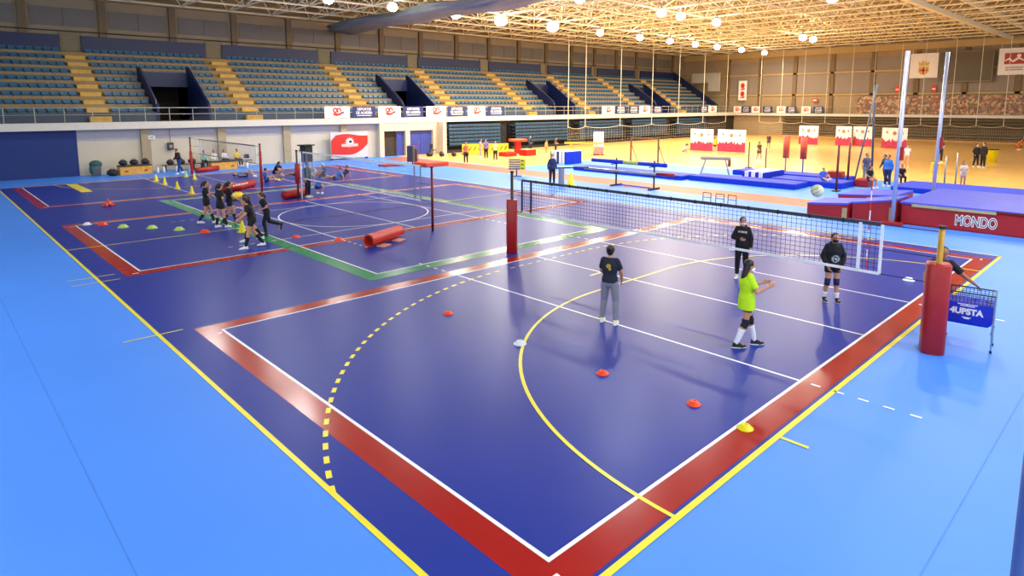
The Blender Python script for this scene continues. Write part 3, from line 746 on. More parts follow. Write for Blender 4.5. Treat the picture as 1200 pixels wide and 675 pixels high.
    for e, q in ((1,'L'),(-1,'R')):
        kn, an = J['kne'+q], J['ank'+q]; fd = J['f'+q]
        # shoe: rounded upper on a flat sole
        lat = fd.cross(Vector((0,0,1))); lat = lat.normalized() if lat.length > .1 else Vector((0,1,0)); un = lat.cross(fd).normalized()
        if un.z < 0 and abs(un.z) > .3: un = -un
        base = an-un*.085*s if pose not in ('sit_floor','lean_floor') else an-un*.06*s
        def fp(x, y, z): return base+fd*x*s+lat*y*s+un*z*s
        c = B()
        RG = []
        for z_, sc in ((0,1),(.022,1.02),(.026,.96)):
            RG.append([fp(.06+.135*sc*math.cos(a)+(.01 if math.cos(a) > 0 else 0), .046*sc*math.sin(a)*(1.08 if math.cos(a) > 0 else .9), z_) for a in [2*PI*i/16 for i in range(16)]])
        for z_, cx_, l_, w_ in ((.05,.055,.118,.042),(.075,.02,.075,.038),(.1,-.005,.05,.04)):
            RG.append([fp(cx_+l_*math.cos(a), w_*math.sin(a), z_) for a in [2*PI*i/16 for i in range(16)]])
        c.rings(RG); sh_ = c.build('shoe', cm(shoe), root, True)
        if detail == 0:
            c = B(); c.rings([[fp(.06+.139*sc*math.cos(a)+(.01 if math.cos(a) > 0 else 0), .05*sc*math.sin(a), z_) for a in [2*PI*i/16 for i in range(16)]] for z_, sc in ((.0005,1),(.018,1.0))]); c.build('sole', m_white, sh_)
        if socks:
            top_ = {'high':.72,'low':.3}[socks[0]]
            c = B(); a1 = an.lerp(kn, top_); c.tube(an-(kn-an)*.02, an.lerp(kn, .35), .043*s, .056*s, 14); 
            if top_ > .4: c.tube(an.lerp(kn, .35), a1-(fwd*.01*s), .056*s, .066*s, 14)
            solid(c, 'sock', cv, cm(socks[1]), root, 0)
        if pads:
            hi = J['hip'+q]; c = B(); c.tube(kn.lerp(hi, .22), kn, .07*s, .066*s, 14); c.tube(kn, kn.lerp(an, .2)-fwd*.006*s, .066*s, .066*s, 14); c.ell(kn+fwd*.022*s, (.055*s,.055*s,.06*s))
            solid(c, 'knee_pad', cv, cm(pads), root, 0)
    if emblem_:
        k, colr = emblem_; c = B(); cc = pel.lerp(ch, .95); ux, uz = side, up
        def ep(x, z, d): 
            return cc+ux*x*s+uz*z*s+fwd*d*s
        dd = .104+g+.008
        if k == 'back':
            RG = [[ep(.05*math.cos(a), .045*math.sin(a)+.03, -dd-q_) for a in [2*PI*i/12 for i in range(12)]] for q_ in (-.02,.004)]; c.rings(RG)
            RG = [[ep(-.03+.03*math.cos(a), .03*math.sin(a)-.03, -dd-q_) for a in [2*PI*i/10 for i in range(10)]] for q_ in (-.02,.004)]; c.rings(RG)
        if k == 'ring':
            for j in range(12):
                a0 = 2*PI*j/12; a1 = a0+.38
                pts = [(.055,a0),(.09,a0+.06),(.09,a1-.06),(.055,a1)]
                c.rings([[ep(r_*math.cos(a), r_*math.sin(a)-.16, dd+q_) for r_, a in pts] for q_ in (-.03,.006)])
            c.rings([[ep(.03*math.cos(a), .03*math.sin(a)-.16, dd+q_) for a in [2*PI*i/10 for i in range(10)]] for q_ in (-.03,.006)])
        if k == 'bars':
            for j in range(5):
                x = -.09+j*.045; c.rings([[ep(x+dx, dz+.03, dd+q_) for dx, dz in ((0,0),(.034,0),(.034,.05),(0,.05))] for q_ in (-.03,.004)])
        c.build('print', cm(colr), root)
    return root
# foreground players on the near court
person('woman in grey sweatpants and navy tee seen from behind on the near court', (5.95,3.9), 22, 'ready', 1.62, '#1c1e2e', 'short', '#84848e', 'long', 'bun', mask='#f0f0f0', shoe='#f2eecc', detail=0, emblem_=('back','#b89a30'), over=dict(elR=(.08,-.22,1.1), wrR=(.2,-.2,.9)))
person('girl in a neon yellow shirt with white knee socks beside the right sideline', (6.76,1.37), -42, 'catch', 1.64, '#c4f010', 'short', '#1a1a20', 'shorts', 'long', mask='#f0f0f0', socks=('high','#f0eef4'), pads='#16161c', shoe='#1c1c22', detail=0, hem=.12)
person('woman in a black hoodie and white mask standing behind the neon shirt girl', (11.17,3.68), -165, 'fold', 1.6, '#0e0e12', 'hood', '#101016', 'long', 'tail', mask='#f0f0f2', shoe='#e8e0e4', detail=0, emblem_=('bars','#d8c8b8'), head_yaw=25)
person('girl in a black hoodie with a round print and navy knee pads behind the net', (10.82,1.33), -140, 'hands_down', 1.58, '#0c0c12', 'hood', '#101016', 'shorts', 'bun', haircol=m_hairb, mask='#101014', socks=('low','#f0f0f4'), pads='#1a2050', shoe='#1a1a1e', detail=0, emblem_=('ring','#c8ccd8'))
person('man in a black tee standing behind the red padded post at the right', (10.24,-.88), 205, 'reach', 1.72, '#121216', 'short', '#20222c', 'long', 'short', detail=0, shoe='#303038', skin=m_skin2, over=dict(elL=(.05,.36,1.13), wrL=(.1,.5,1.02), elR=(.02,-.26,1.12), wrR=(.2,-.3,1.0)))
# training group at the left court
person('girl in black raising a hand to her face, leftmost of the left group', (3.72,21.2), -25, 'walk', 1.62, '#101014', 'short', '#141418', 'shorts', 'tail', socks=('high','#1a1a22'), shoe='#e8e8ee', detail=1, over=dict(elR=(.12,-.18,1.12), wrR=(.16,-.08,1.36), elL=(.1,.2,1.08), wrL=(.3,.16,.98)))
person('girl in black seen from behind with hand on hip in the left group', (3.85,20.1), 10, 'stand', 1.62, '#101014', 'short', '#141418', 'shorts', 'tail', socks=('high','#1a1a22'), shoe='#e8e8ee', detail=1, over=dict(elR=(-.05,-.3,1.12), wrR=(.03,-.17,.98), ankL=(-.1,.16,.085), ankR=(.12,-.14,.085), kneL=(-.03,.12,.48), kneR=(.06,-.12,.48)))
person('girl in black with black knee socks behind the pair of the left group', (4.35,20.6), -10, 'walk', 1.6, '#121216', 'short', '#17171c', 'shorts', 'tail', socks=('high','#17171c'), shoe='#3a3a44', detail=1)
person('girl in black stooping forward while walking, nearest of the left group', (3.36,15.96), 165, 'stoop', 1.66, '#101014', 'short', '#121216', 'shorts', 'tail', socks=('high','#16161c'), shoe='#f0f0f4', detail=1)
person('girl in black half hidden behind the stooping girl', (3.75,17.0), 160, 'stoop', 1.6, '#121216', 'short', '#141418', 'shorts', 'tail', haircol=m_hairb, socks=('high','#16161c'), shoe='#e8e8ee', detail=1)
person('girl in black leggings running with one foot kicked back', (4.5,17.55), 165, 'run', 1.52, '#121218', 'short', '#15151b', 'long', 'tail', haircol=m_hairb, shoe='#26262e', detail=1)
# middle court coach and resting players
person('coach in a dark and teal jacket standing by the middle net post', (9.66,25.16), -60, 'stand', 1.72, '#1a4448', 'long', '#12121a', 'long', 'short', shoe='#e8e4da', detail=1, over=dict(wrL=(.12,.1,1.0), elL=(.0,.22,1.1)))
person('player in a blue top sitting behind the coach', (10.6,25.9), 30, 'crouch', 1.5, '#2a5cb4', 'short', '#1a2a6a', 'shorts', 'tail', detail=1)
person('player in blue sitting on the floor with legs stretched to the right', (10.72,32.71), -20, 'sit_floor', 1.6, '#2456a8', 'short', '#1c2a5a', 'shorts', 'short', socks=('low','#e8e8f0'), shoe='#d8b040', detail=1)
person('player in dark clothes crouching behind the seated blue player', (11.9,34.0), -60, 'crouch', 1.6, '#15151c', 'short', '#15151c', 'shorts', 'tail', shoe='#602018', detail=1)
person('player in blue leaning back on both hands, leftmost of the resting row', (13.4,34.6), 175, 'lean_floor', 1.62, '#3a6aa8', 'short', '#23233a', 'shorts', 'short', shoe='#d8c0a8', detail=1, skin=m_skin2)
person('player with a white headband sitting in the resting row', (14.6,33.3), 170, 'sit_floor', 1.62, '#3a4a6a', 'short', '#2a2a34', 'shorts', 'short', haircol=cm('#d8d8dc'), shoe='#e0d8c8', detail=1)
person('player in a bright blue shirt leaning back on his hands, nearest of the resting row', (14.2,30.9), 150, 'lean_floor', 1.62, '#3a7ad0', 'short', '#17171c', 'shorts', 'short', shoe='#202024', detail=1)
person('player in black seated beside the bright blue shirt', (15.0,31.5), 150, 'lean_floor', 1.62, '#15151a', 'short', '#17171c', 'shorts', 'short', shoe='#d0c890', detail=1)
person('player lying on the back with knees raised on the left floor', (10.9,36.33), -30, 'lie', 1.6, '#2c6a94', 'short', '#4a3424', 'shorts', 'short', shoe='#e8f0e0', detail=1)
# people on and by the wooden boxes
person('person in a dark jacket standing bent by the left red post', (8.45,41.0), -160, 'stoop', 1.7, '#251a22', 'long', '#1c3a7c', 'long', 'short', detail=2, shoe='#e0e0e4')
for i, (x, y, c1, c2, lb) in enumerate(((10.7,43.25,'#9ab8b0','#2a3c3c','pale green'), (11.35,43.25,'#d8dcd0','#c8c8c8','white'), (12.05,43.25,'#d8d8dc','#20202a','white and black'), (12.9,43.2,'#e8c818','#20202a','yellow'))):
    person('person in a %s top sitting behind the right wooden box' % lb if i < 3 else 'person in a yellow top sitting at the end of the right wooden box', (x,y,.05), -95+10*i, 'sit', 1.62, c1, 'long', c2, 'long', 'short' if i % 2 else 'tail', detail=2)
# standing figures farther back
person('referee in a navy tracksuit and white mask by the runway', (21.74,20.21), -120, 'stand', 1.74, '#22305c', 'long', '#1a2034', 'long', 'short', mask='#f0f0f4', shoe='#202028', detail=1)
FAR = [
 (26.47,33.58,'#e07a4a','none','#2c2c34','long',-120,'stand','in an orange top and dark leggings on the far blue floor',1.66),
 (31.2,37.4,'#e09a90','none','#c890a0','long',-60,'arms_front','in a pale pink leotard before the folded seats',1.55),
 (30.1,35.4,'#8a70b8','short','#181820','long',-150,'stand','in a lilac top before the folded seats',1.66),
 (29.6,33.7,'#e4e098','short','#20282a','long',-140,'stand','in a pale yellow top on the far blue floor',1.6),
 (36.6,36.8,'#283044','long','#22242c','long',-100,'arms_front','in a dark top before the second folded seat bank',1.7),
 (37.7,35.8,'#d8a060','none','#c88048','shorts',-90,'stand','small in a tan leotard before the second folded seat bank',1.3),
 (39.8,36.6,'#3a3440','short','#3a3030','long',-80,'arms_front','small in dark gear before the second folded seat bank',1.4),
 (46.03,26.7,'#a8a8b0','short','#6a6a48','shorts',-60,'crouch','crouching in grey on the wooden court left of the printed boards',1.6),
 (49.9,25.9,'#e0c020','short','#383020','shorts',-120,'stand','in a yellow shirt in front of the printed boards',1.5),
 (44.3,19.0,'#4a4434','short','#4a4030','shorts',-120,'walk','in olive gear mid-court on the wood behind the vault table',1.6),
 (57.9,24.5,'#50484c','short','#604a40','shorts',-150,'walk','in dark gear far back on the wooden court',1.6),
 (35.6,8.5,'#5a5a7c','short','#8a8a94','long',-130,'stand','in a grey blue shirt beside the red bar posts',1.7),
 (35.7,7.5,'#40404c','long','#181820','long',160,'stoop','in a dark jacket bending by the mats',1.75),
 (34.64,7.1,'#3a78d0','long','#1c2c5c','long',170,'stand','in a bright blue tracksuit beside the pole vault upright',1.75),
 (44.95,9.38,'#d84428','short','#c89a70','shorts',-150,'walk','in a red shirt behind the pole vault upright',1.55),
 (48.1,9.75,'#e8e0e0','short','#c8a890','shorts',-160,'walk','in a white shirt behind the pole vault upright',1.6),
 (51.77,6.31,'#17171c','long','#131318','long',-140,'hands_down','all in black, the left of two on the pale wood floor',1.68),
 (51.37,5.83,'#141419','long','#121217','long',150,'stand','all in black, the right and taller of two on the pale wood floor',1.8),
 (36.9,4.1,'#d8c8b8','short','#d8c0a8','shorts',-140,'arms_front','small and pale between two thin hurdle uprights',1.45),
]
for x, y, c1, sl, c2, lg, yw, ps, lb, h_ in FAR:
    person('person '+lb, (x,y), yw, ps, h_, c1, sl, c2, lg, 'short' if h_ > 1.65 else 'tail', detail=2, shoe='#d8d0c8')
person('child in blue sitting on the blue mat by the left red bar post', (32.3,9.6,.34), -130, 'sit_floor', 1.35, '#3a68d0', 'short', '#2a50c0', 'shorts', 'short', detail=2)
person('child in black sitting on the red pad with bare legs', (33.62,7.7,.0), -120, 'sit', 1.5, '#141418', 'short', '#141418', 'shorts', 'tail', detail=2)
person('child in black sitting between the two coaches', (36.4,6.9,0), -150, 'sit', 1.45, '#1a1a22', 'short', '#1a1a22', 'long', 'short', detail=2)
person('person in black and white standing on the yellow step by the far upright', (44.5,6.95,.725), -150, 'arms_front', 1.6, '#33333c', 'short', '#20202a', 'long', 'tail', detail=2)
person('person in orange far away at the right edge of the court', (76.3,7.4), -120, 'crouch', 1.7, '#e07820', 'short', '#c86818', 'long', 'short', detail=2)
# ---------------- volleyball nets and posts ----------------
m_cord = mat('net_cord_dark', '#1c1c24', .8); m_cordl = mat('net_cord_pale', '#8c8ca0', .8)
m_tapedk = mat('net_tape_dark', '#34343c', .6); m_tapew = mat('net_tape_white', '#f0eeee', .6)
m_anr = mat('antenna_red', '#d02818', .5)
def vnet(label, X, y0, y1, z0, z1, cord, top, bot, side, r=.004, posts=None, ant=()):
    t = T('volleyball_net', label, 'net', (X,y0,0), 0); L = y1-y0
    b = B()
    n = int(L/.1)
    for i in range(1, n): b.tube((0,i*L/n,z0),(0,i*L/n,z1), r, n=4, cap=False)
    for k in range(1, 10): b.tube((0,0,z0+(z1-z0)*k/10),(0,L,z0+(z1-z0)*k/10), r, n=4, cap=False)
    b.build('mesh', cord, t, fix=False)
    b = B(); b.box((-.012,0,z1-.035),(.012,L,z1+.035)); b.build('top_tape', top, t)
    b = B(); b.box((-.012,0,z0-.025),(.012,L,z0+.025)); b.build('bottom_tape', bot, t)
    side0 = side
    for y in (0, L):
        if y and top is m_tapedk: side = m_tapedk
        b = B(); b.box((-.014,y-.025,z0),(.014,y+.025,z1)); b.build('side_tape', side, t)
    for y in (.38, L-.38):
        b = B(); b.box((-.014,y-.03,z0),(.014,y+.03,z1)); b.build('side_tape', side if y > 1 else side0, t)
    for y in ant:
        for i in range(9):
            b = B(); b.tube((.02,y-y0,z0+.05+i*.19),(.02,y-y0,z0+.05+(i+1)*.19),.012); b.build('antenna_band', m_anr if i % 2 == 0 else m_white, t)
    if posts:
        b = B()
        for yy, e in ((posts[0], 0), (posts[1], L)):
            for z in (z0, z1, (z0+z1)/2): b.tube((0,e,z),(posts[2],yy-y0,z),.008,n=5)
        b.build('tie_cord', m_cord, t)
    if top is m_tapedk:
        b = B()
        for i in range(14): b.ell((0,.7+i*.65,z1),(.03,.035,.05),8,6)
        b.build('clip', m_blk, t)
    return t
vnet('dark volleyball net with white bottom tape across the near court', 9, -.14, 9.59, 1.27, 2.22, m_cord, m_tapedk, m_tapew, m_tapew, .0042, (-1.07,9.8,0), (.1,))
vnet('pale volleyball net across the middle court', 9, 14.8, 24.15, 1.05, 2.28, m_cordl, m_tapew, m_tapew, m_cordl, .004, (14.25,24.8,0))
vnet('thin pale volleyball net across the far left court', 9, 29.65, 38.7, 1.4, 2.32, m_cordl, m_steel, m_steel, m_tapew, .003, (28.6,40.0,-.1))
m_ochre = mat('post_ochre', '#b88a1c', .45, var=.15); m_dred = mat('post_dark_red', '#6c1812', .45); m_brn = mat('post_brown', '#4c3424', .5)
def post(label, x, y, h, m, pad=None, rz=0, r=.045, base=True):
    t = T('net_post', label, 'net post', (x,y,0), rz)
    b = B(); b.tube((0,0,0),(0,0,h),r,n=14); b.build('pole', m, t, True)
    b = B(); b.tube((0,0,h),(0,0,h+.05),r*1.25,n=14); b.tube((-r*1.5,0,h+.025),(r*1.5,0,h+.025),.018); b.build('pole_cap', m_dsteel, t)
    if pad:
        z0, z1, w = pad; b = B(); b.cbox((0,0,(z0+z1)/2),(w,w*.92,z1-z0),0,0,w*.3,.015); b.build('pad', m_padred, t, True)
        b = B(); b.box((w/2,-.02,z0+.03),(w/2+.008,.02,z1-.03)); b.build('pad_seam', m_dred, t)
    return t
post('tall red padded net post at the left end of the near net', 8.83, 9.85, 2.45, m_brn, (0,1.64,.34), .6)
post('thick red padded net post with an ochre pole beside the ball cart', 9.0, -1.09, 2.28, m_ochre, (0,1.65,.41), .4, .05)
post('slim dark red net post on the near side of the middle court', 9.04, 14.17, 2.27, m_dred)
p = post('red net post with upper pad on the far side of the middle court', 9.07, 24.95, 2.3, m_brn, (.75,1.7,.2))
t = T('net_post', 'white slim post beside the red padded post of the middle court', 'net post', (9.15,24.72,0))
b = B(); b.tube((0,0,0),(0,0,2.3),.035,n=12); b.build('pole', m_white, t, True); b = B(); b.tube((0,0,2.3),(0,0,2.36),.05,n=12); b.build('pole_cap', m_dsteel, t)
post('slim red net post at the near end of the far left net', 8.77, 28.51, 2.45, m_dred, (.2,2.1,.12))
post('slim red post at the far end of the left net by the wooden boxes', 8.92, 40.09, 2.36, m_dred, (0,1.5,.16))
t = T('referee_box', 'dark tall referee box standing behind the white post of the middle court', 'referee stand', (10.35,26.6,0), .3)
b = B()
for sx in (-.22,.22):
    for sy in (-.3,.3): b.tube((sx,sy,0),(sx*.8,sy*.6,1.6),.02)
b.build('frame', m_steel, t)
b = B(); b.cbox((0,0,2.0),(.5,.4,.8),0,0,.03); b.build('box', mat('ref_dark', '#2a2622', .6), t)
b = B(); b.cbox((0,0,2.44),(.7,.55,.06),0,0,.02); b.build('top_plate', m_dsteel, t)

# ---------------- balls, cart, cones ----------------
t = tag(B().ell((0,0,0),(.108,.108,.108),24,16).build('volleyball', mat('ball_cream', '#d8d4b0', .5), None, True, loc=(7.26,.43,2.97)), 'yellow and dark volleyball flying above the near net', 'ball')
for k, (a, b_) in enumerate(((.3,.2),(1.4,2.0),(2.6,3.6))):
    b = B(); R = Matrix.Rotation(a, 3, 'X') @ Matrix.Rotation(b_, 3, 'Z')
    V = []; F = []
    for i in range(13):
        th = -1.1+2.2*i/12
        for w_ in (-.32, .32):
            p_ = R @ Vector((math.cos(th)*math.cos(w_), math.sin(th)*math.cos(w_), math.sin(w_)))*.1095; V.append(p_)
    for i in range(12): F.append((2*i,2*i+2,2*i+3,2*i+1))
    b.add(V, F); b.build('panel', mat('ball_panel%d' % k, ('#3c4438','#c8b84a','#565a3c')[k], .5), t, True)
t = T('ball_cart', 'blue fabric ball cart on thin folding legs beside the right padded post', 'ball cart', (9.85,-1.42,0), -PI/2+.12)
m_cart = mat('cart_blue', '#1226b8', .6, var=.1, scale=6, bump=.15)
b = B()
hw, hd = .40, .24
def bagring(w_, d_, z, sg=0): return [(w_*sx+(0), d_*sy, z) for sx, sy in ((-1,-1),(-.33,-1.06),(.33,-1.06),(1,-1),(1,1),(.33,1.06),(-.33,1.06),(-1,1))]
b.rings([bagring(hw*.8,hd*.7,.44), bagring(hw*.95,hd*.9,.50), bagring(hw,hd,.62), bagring(hw,hd,.86)]); b.build('bag', m_cart, t)
b = B()
for i in range(15):
    x = -hw+2*hw*i/14
    for y in (-hd, hd): b.tube((x,y,.86),(x,y,1.05),.004,n=4)
for i in range(4):
    for y in (-hd, hd): b.tube((-hw,y,.88+i*.045),(hw,y,.88+i*.045),.004,n=4)
    for x in (-hw, hw): b.tube((x,-hd,.88+i*.045),(x,hd,.88+i*.045),.004,n=4)
b.build('mesh_rim', m_cord, t)
b = B(); b.path([(-hw,-hd,1.05),(hw,-hd,1.05),(hw,hd,1.05),(-hw,hd,1.05),(-hw,-hd,1.05)], .014); b.build('top_frame', m_dsteel, t)
for sx in (-1, 1):
    for sy in (-1, 1):
        b = B(); b.tube((sx*hw,sy*hd,1.05),(sx*hw,sy*hd,.36),.012); b.tube((sx*hw,sy*hd,.4),(sx*hw*1.02,sy*hd*1.02,.03),.011); b.tube((sx*hw,sy*hd,.34),(sx*hw,sy*hd,.39),.022)
        lg = b.build('leg', m_steel, t); c = B(); c.tube((sx*hw*1.02,sy*hd*1.02,0),(sx*hw*1.02,sy*hd*1.02,.05),.02); c.build('rubber_foot', m_blk, lg)
for k in range(5):
    b = B(); b.ell(((-.05,.06,-.04,.05,0)[k],-.22+.11*k,.58),(.1,.1,.1),12,8); tag(b.build('ball', m_wplast, None, True), 'pale ball lying in the blue ball cart', 'ball', 'balls in the cart').location = (9.85,-1.42,.06)
fs = -1
text('lettering', '4UPSTA', .15, m_wcloth, t, (0,-hd-.02,.70), (PI/2,0,0), .003, .95, .008)
b = B(); b.box((-.14,-hd-.022,.83),(.16,-hd-.014,.845)); b.box((-.1,-hd-.022,.80),(.12,-hd-.014,.815)); b.box((-.01,-hd-.022,.81),(.01,-hd-.014,.84)); b.build('small_print', m_wcloth, t)
b = B(); b.box((-.06,-hd-.022,.585),(.08,-hd-.014,.6)); b.box((-.03,-hd-.022,.565),(.05,-hd-.014,.59)); b.build('small_print', m_wcloth, t)
def disc(x, y, m, label, s=1, group=None):
    b = B(); b.lathe([(.10*s,0),(.10*s,.008),(.085*s,.014),(.05*s,.05*s),(.03*s,.055*s),(.028*s,.045*s)], 18)
    return tag(b.build('disc_cone', m, None, True, loc=(x,y,.0025)), label, 'marker cone', group or 'flat marker discs')
disc(3.89,6.63,m_oplast,'orange marker disc alone in the middle of the near court by the dashed arc',1.15)
disc(3.81,4.33,m_wplast,'white marker disc touching the yellow arc on the near court',1.25)
disc(3.88,2.42,m_oplast,'orange marker disc inside the yellow arc, farther from the yellow disc',1.1)
disc(4.01,.79,m_oplast,'orange marker disc inside the yellow arc, nearest to the yellow disc',1.1)
disc(3.89,-.08,m_yplast,'yellow marker disc on the red border of the near court',1.15)
disc(14.08,.61,m_wplast,'pale marker disc behind the net by the right sideline',1.4)
disc(14.08,5.38,m_wplast,'white marker disc behind the net in mid court',1.5)
disc(.37,24.11,m_wplast,'white marker disc at the corner of the left court',1.6)
disc(.79,23.71,m_oplast,'red marker disc next to the white disc at the left court corner',1.9)
for x, y, l in ((1.23,22.61,'first'),(1.96,21.7,'second'),(2.58,20.67,'third')): disc(x,y,m_gplast,'lime marker disc on the left court, %s from the left' % l,1.9)
disc(3.09,19.55,m_oplast,'red marker disc at the feet of the left group',1.9)
disc(5.05,16.51,m_oplast,'orange marker disc left of the middle court red line',1.5)
disc(5.9,15.14,m_oplast,'orange marker disc on the red line of the middle court',1.5)
def cone(x, y, m, label, h=.3, group='small upright cones'):
    t = T('training_cone', label, 'cone', (x,y,.003), 0, group)
    b = B(); b.lathe([(h*.3,.02),(h*.28,.03),(h*.07,h),(h*.05,h)], 14); b.build('body', m, t, True)
    b = B(); b.cbox((0,0,.011),(h*.72,h*.72,.022),0,0,.01); b.build('base', m, t)
for i, (x, y) in enumerate(((6.17,37.55),(6.06,35.43),(6.01,32.94),(5.94,30.3))): cone(x,y,m_yplast,'yellow cone in the row on the left court, %s from the far end' % ORD[i],.4)
for i, (x, y) in enumerate(((8.16,38.76),(8.1,36.93))): cone(x,y,m_gplast if i == 0 else m_yplast,['pale cone behind the yellow row near the left red post','yellow cone just right of the pale cone near the left red post'][i],.38)
cone(8.31,31.27,m_yplast,'yellow cone behind the red floor pad with white letters',.3)
cone(4.06,18.65,m_yplast,'yellow cone between the girls on the green line',.42)
t = T('star_marker', 'red spiky foam marker lying alone on the dark left floor', 'marker', (1.99,28.74,.003))
b = B(); b.ell((0,0,.11),(.11,.11,.11)); b.build('core', m_oplast, t, True)
for k in range(6):
    a = k*PI/3; b = B(); b.tube((.07*math.cos(a),.07*math.sin(a),.1),(.26*math.cos(a),.26*math.sin(a),.035),.05,.03); b.build('arm', m_oplast, t)
b = B(); b.tube((0,0,.15),(0,0,.34),.05,.02); b.build('spike', m_oplast, t)

# ---------------- red floor pads ----------------
def cpad(x0, y0, x1, y1, label, r=.19, gap=1.3, solid_=False, letters=False):
    a = math.atan2(y1-y0, x1-x0); L = math.hypot(x1-x0, y1-y0)
    t = T('post_pad', label, 'post pad', (x0,y0,r+.004), a)
    b = B(); n = 22; V = []; F = []
    a0, a1 = -PI/2+gap-1.2, -PI/2-1.2+2*PI
    if solid_:
        b.tube((0,0,0),(L,0,0),r,n=20); o = b.build('cover', m_padred, t, True)
    else:
        for xx in (0, L):
            for k in range(n+1):
                q = a0+(a1-a0)*k/n
                for rr in (r, r-.05): V.append((xx, rr*math.cos(q), rr*math.sin(q)))
        m_ = 2*(n+1)
        for k in range(n):
            i = 2*k; F += [(i,i+2,i+2+m_,i+m_),(i+1,i+1+m_,i+3+m_,i+3),(i,i+1,i+3,i+2),(m_+i,m_+i+2,m_+i+3,m_+i+1)]
        F += [(0,m_,m_+1,1),(2*n,2*n+1,m_+2*n+1,m_+2*n)]
        b.add(V, F); b.build('cover', mat('red_vinyl_bright', '#d03018', .35, var=.1), t)
        for s_ in (.12, .62):
            b = B(); b.box((L*s_,-r-.22,-r),(L*s_+L*.24,-r+.06,-r+.03)); b.build('flap', mat('flap_pale', '#e89a80', .5), t)
    if letters:
        b = B()
        for k in range(6): b.cbox((L*(.22+.09*k),-r*.86,.09),(L*.06,.02,.11),0)
        b.build('lettering', m_wcloth, t)
cpad(6.02,13.45,7.6,14.11,'open red half round post pad lying by the red line of the middle court', .21)
cpad(7.24,29.5,9.3,31.0,'red round pad with white letters lying on the left floor', .2, solid_=True, letters=True)
cpad(8.5,25.2,9.95,25.9,'red pad lying at the foot of the middle court far post', .2, solid_=True)
cpad(9.35,40.6,11.0,41.5,'red pad lying before the right wooden box', .17, solid_=True)
t = T('kit_bag', 'yellow bag lying beside the lettered red pad', 'bag', (6.78,26.7,.0), .4)
b = B(); b.ell((0,0,.17),(.45,.25,.17),16,10); b.ell((.2,.05,.24),(.22,.2,.13)); b.build('body', mat('bag_yellow', '#e8c818', .6, bump=.3), t, True); b = B(); b.path([(-.25,0,.32),(-.1,0,.42),(.1,0,.42),(.25,0,.33)], .015); b.build('strap', m_black, t)

# ---------------- left wall clutter ----------------
def wbox(x, y, L, label, rz=0):
    t = T('vault_box', label, 'wooden box', (x,y,0), rz)
    b = B(); b.prism([(-.32,0),(.32,0),(.27,.52),(-.27,.52)], 0, -L/2, L/2); b.build('body', m_wood, t)
    b = B(); b.cbox((0,0,.56),(L*1.0,.6,.09),0,0,.03); b.build('top', mat('box_top_brown', '#3c3428', .6), t)
    b = B()
    for k in (-1, 1): b.box((k*L*.3-.09,-.325,.2),(k*L*.3+.09,-.29,.26))
    b.build('hand_slot', mat('slot_dark', '#3c2410', .8), t)
wbox(6.3,42.9,1.9,'low wooden gym box with dark bags on it at the left wall', .1)
wbox(11.6,42.15,1.75,'low wooden gym box in front of the seated people at the left wall', .0)
def bag(x, y, z, s, c, label):
    t = T('sports_bag', label, 'bag', (x,y,z), random.random())
    b = B(); b.ell((0,0,.2*s),(.32*s,.2*s,.21*s),14,10); b.ell((.08*s,-.14*s,.14*s),(.18*s,.1*s,.13*s)); b.build('body', mat('bagc_'+c[1:], c, .7, bump=.3), t, True)
    b = B(); b.path([(-.15*s,0,.38*s),(-.06*s,0,.47*s),(.06*s,0,.47*s),(.15*s,0,.38*s)], .012); b.build('handle', m_black, t)
bag(5.65,42.88,.605,.85,'#1c1c22','dark sports bag on the left wooden box, left one'); bag(6.28,42.9,.605,.85,'#24222a','dark sports bag on the left wooden box, middle one'); bag(6.95,42.95,.605,.9,'#2a1c24','dark plum sports bag on the left wooden box, right one')
bag(4.98,42.6,0,1.05,'#1a1e1c','black bag on the floor at the left end of the left wooden box')
for i, x in enumerate((8.55,9.25,9.95)): bag(x,43.4,.425,.85,('#17171b','#1e1a1c','#20242c')[i],'dark bag on the low bench, %s from the left' % ORD[i])
t = T('low_bench', 'low dark bench with bags between the wooden boxes', 'bench', (9.15,43.4,0))
b = B(); b.cbox((0,0,.4),(2.2,.34,.05),0,0,.015); b.build('seat', m_brn, t)
for sx in (-.9,.9): b = B(); b.box((sx-.03,-.14,0),(sx+.03,.14,.38)); b.build('leg', m_dsteel, t)
t = T('laundry_bin', 'grey bin heaped with green cloth against the left wall', 'bin', (4.25,43.4,0))
b = B(); b.lathe([(.24,0),(.3,.6),(.32,.62),(.29,.6)], 16); b.build('bin', mat('bin_grey', '#8a8478', .6), t, True); b = B(); b.ell((0,0,.72),(.36,.33,.26),14,10); b.ell((-.18,0,.4),(.2,.2,.35)); b.build('cloth', mat('cloth_green', '#2c5c58', .8, bump=.4), t, True)
for i, (x, y) in enumerate(((7.6,42.7),(8.0,42.8),(8.75,42.6),(9.5,42.3),(13.2,42.0),(14.3,42.2))):
    t = T('water_bottle', 'white bottle on the floor before the left wall, %s from the left' % ORD[i], 'bottle', (x,y,0), 0, 'bottles along the left wall')
    b = B(); b.lathe([(.07,0),(.075,.05),(.075,.28),(.03,.36),(.03,.4)], 12); b.build('body', m_wplast, t, True); b = B(); b.tube((0,0,.4),(0,0,.44),.034,n=10); b.build('cap', m_steel, t)
t = T('folding_chair', 'dark folding chair by the yellow seated person', 'chair', (13.75,43.2,0), .2)
b = B(); b.cbox((0,0,.45),(.42,.4,.04),0,0,.015); b.build('seat', m_black, t); b = B(); b.cbox((0,.2,.72),(.42,.04,.3),0,0,.015); b.build('backrest', m_black, t)
for sx in (-.19,.19):
    b = B(); b.path([(sx,-.22,0),(sx,.2,.88)], .014); b.build('leg', m_steel, t); b = B(); b.path([(sx,.24,0),(sx,-.16,.45)], .014); b.build('leg', m_steel, t)
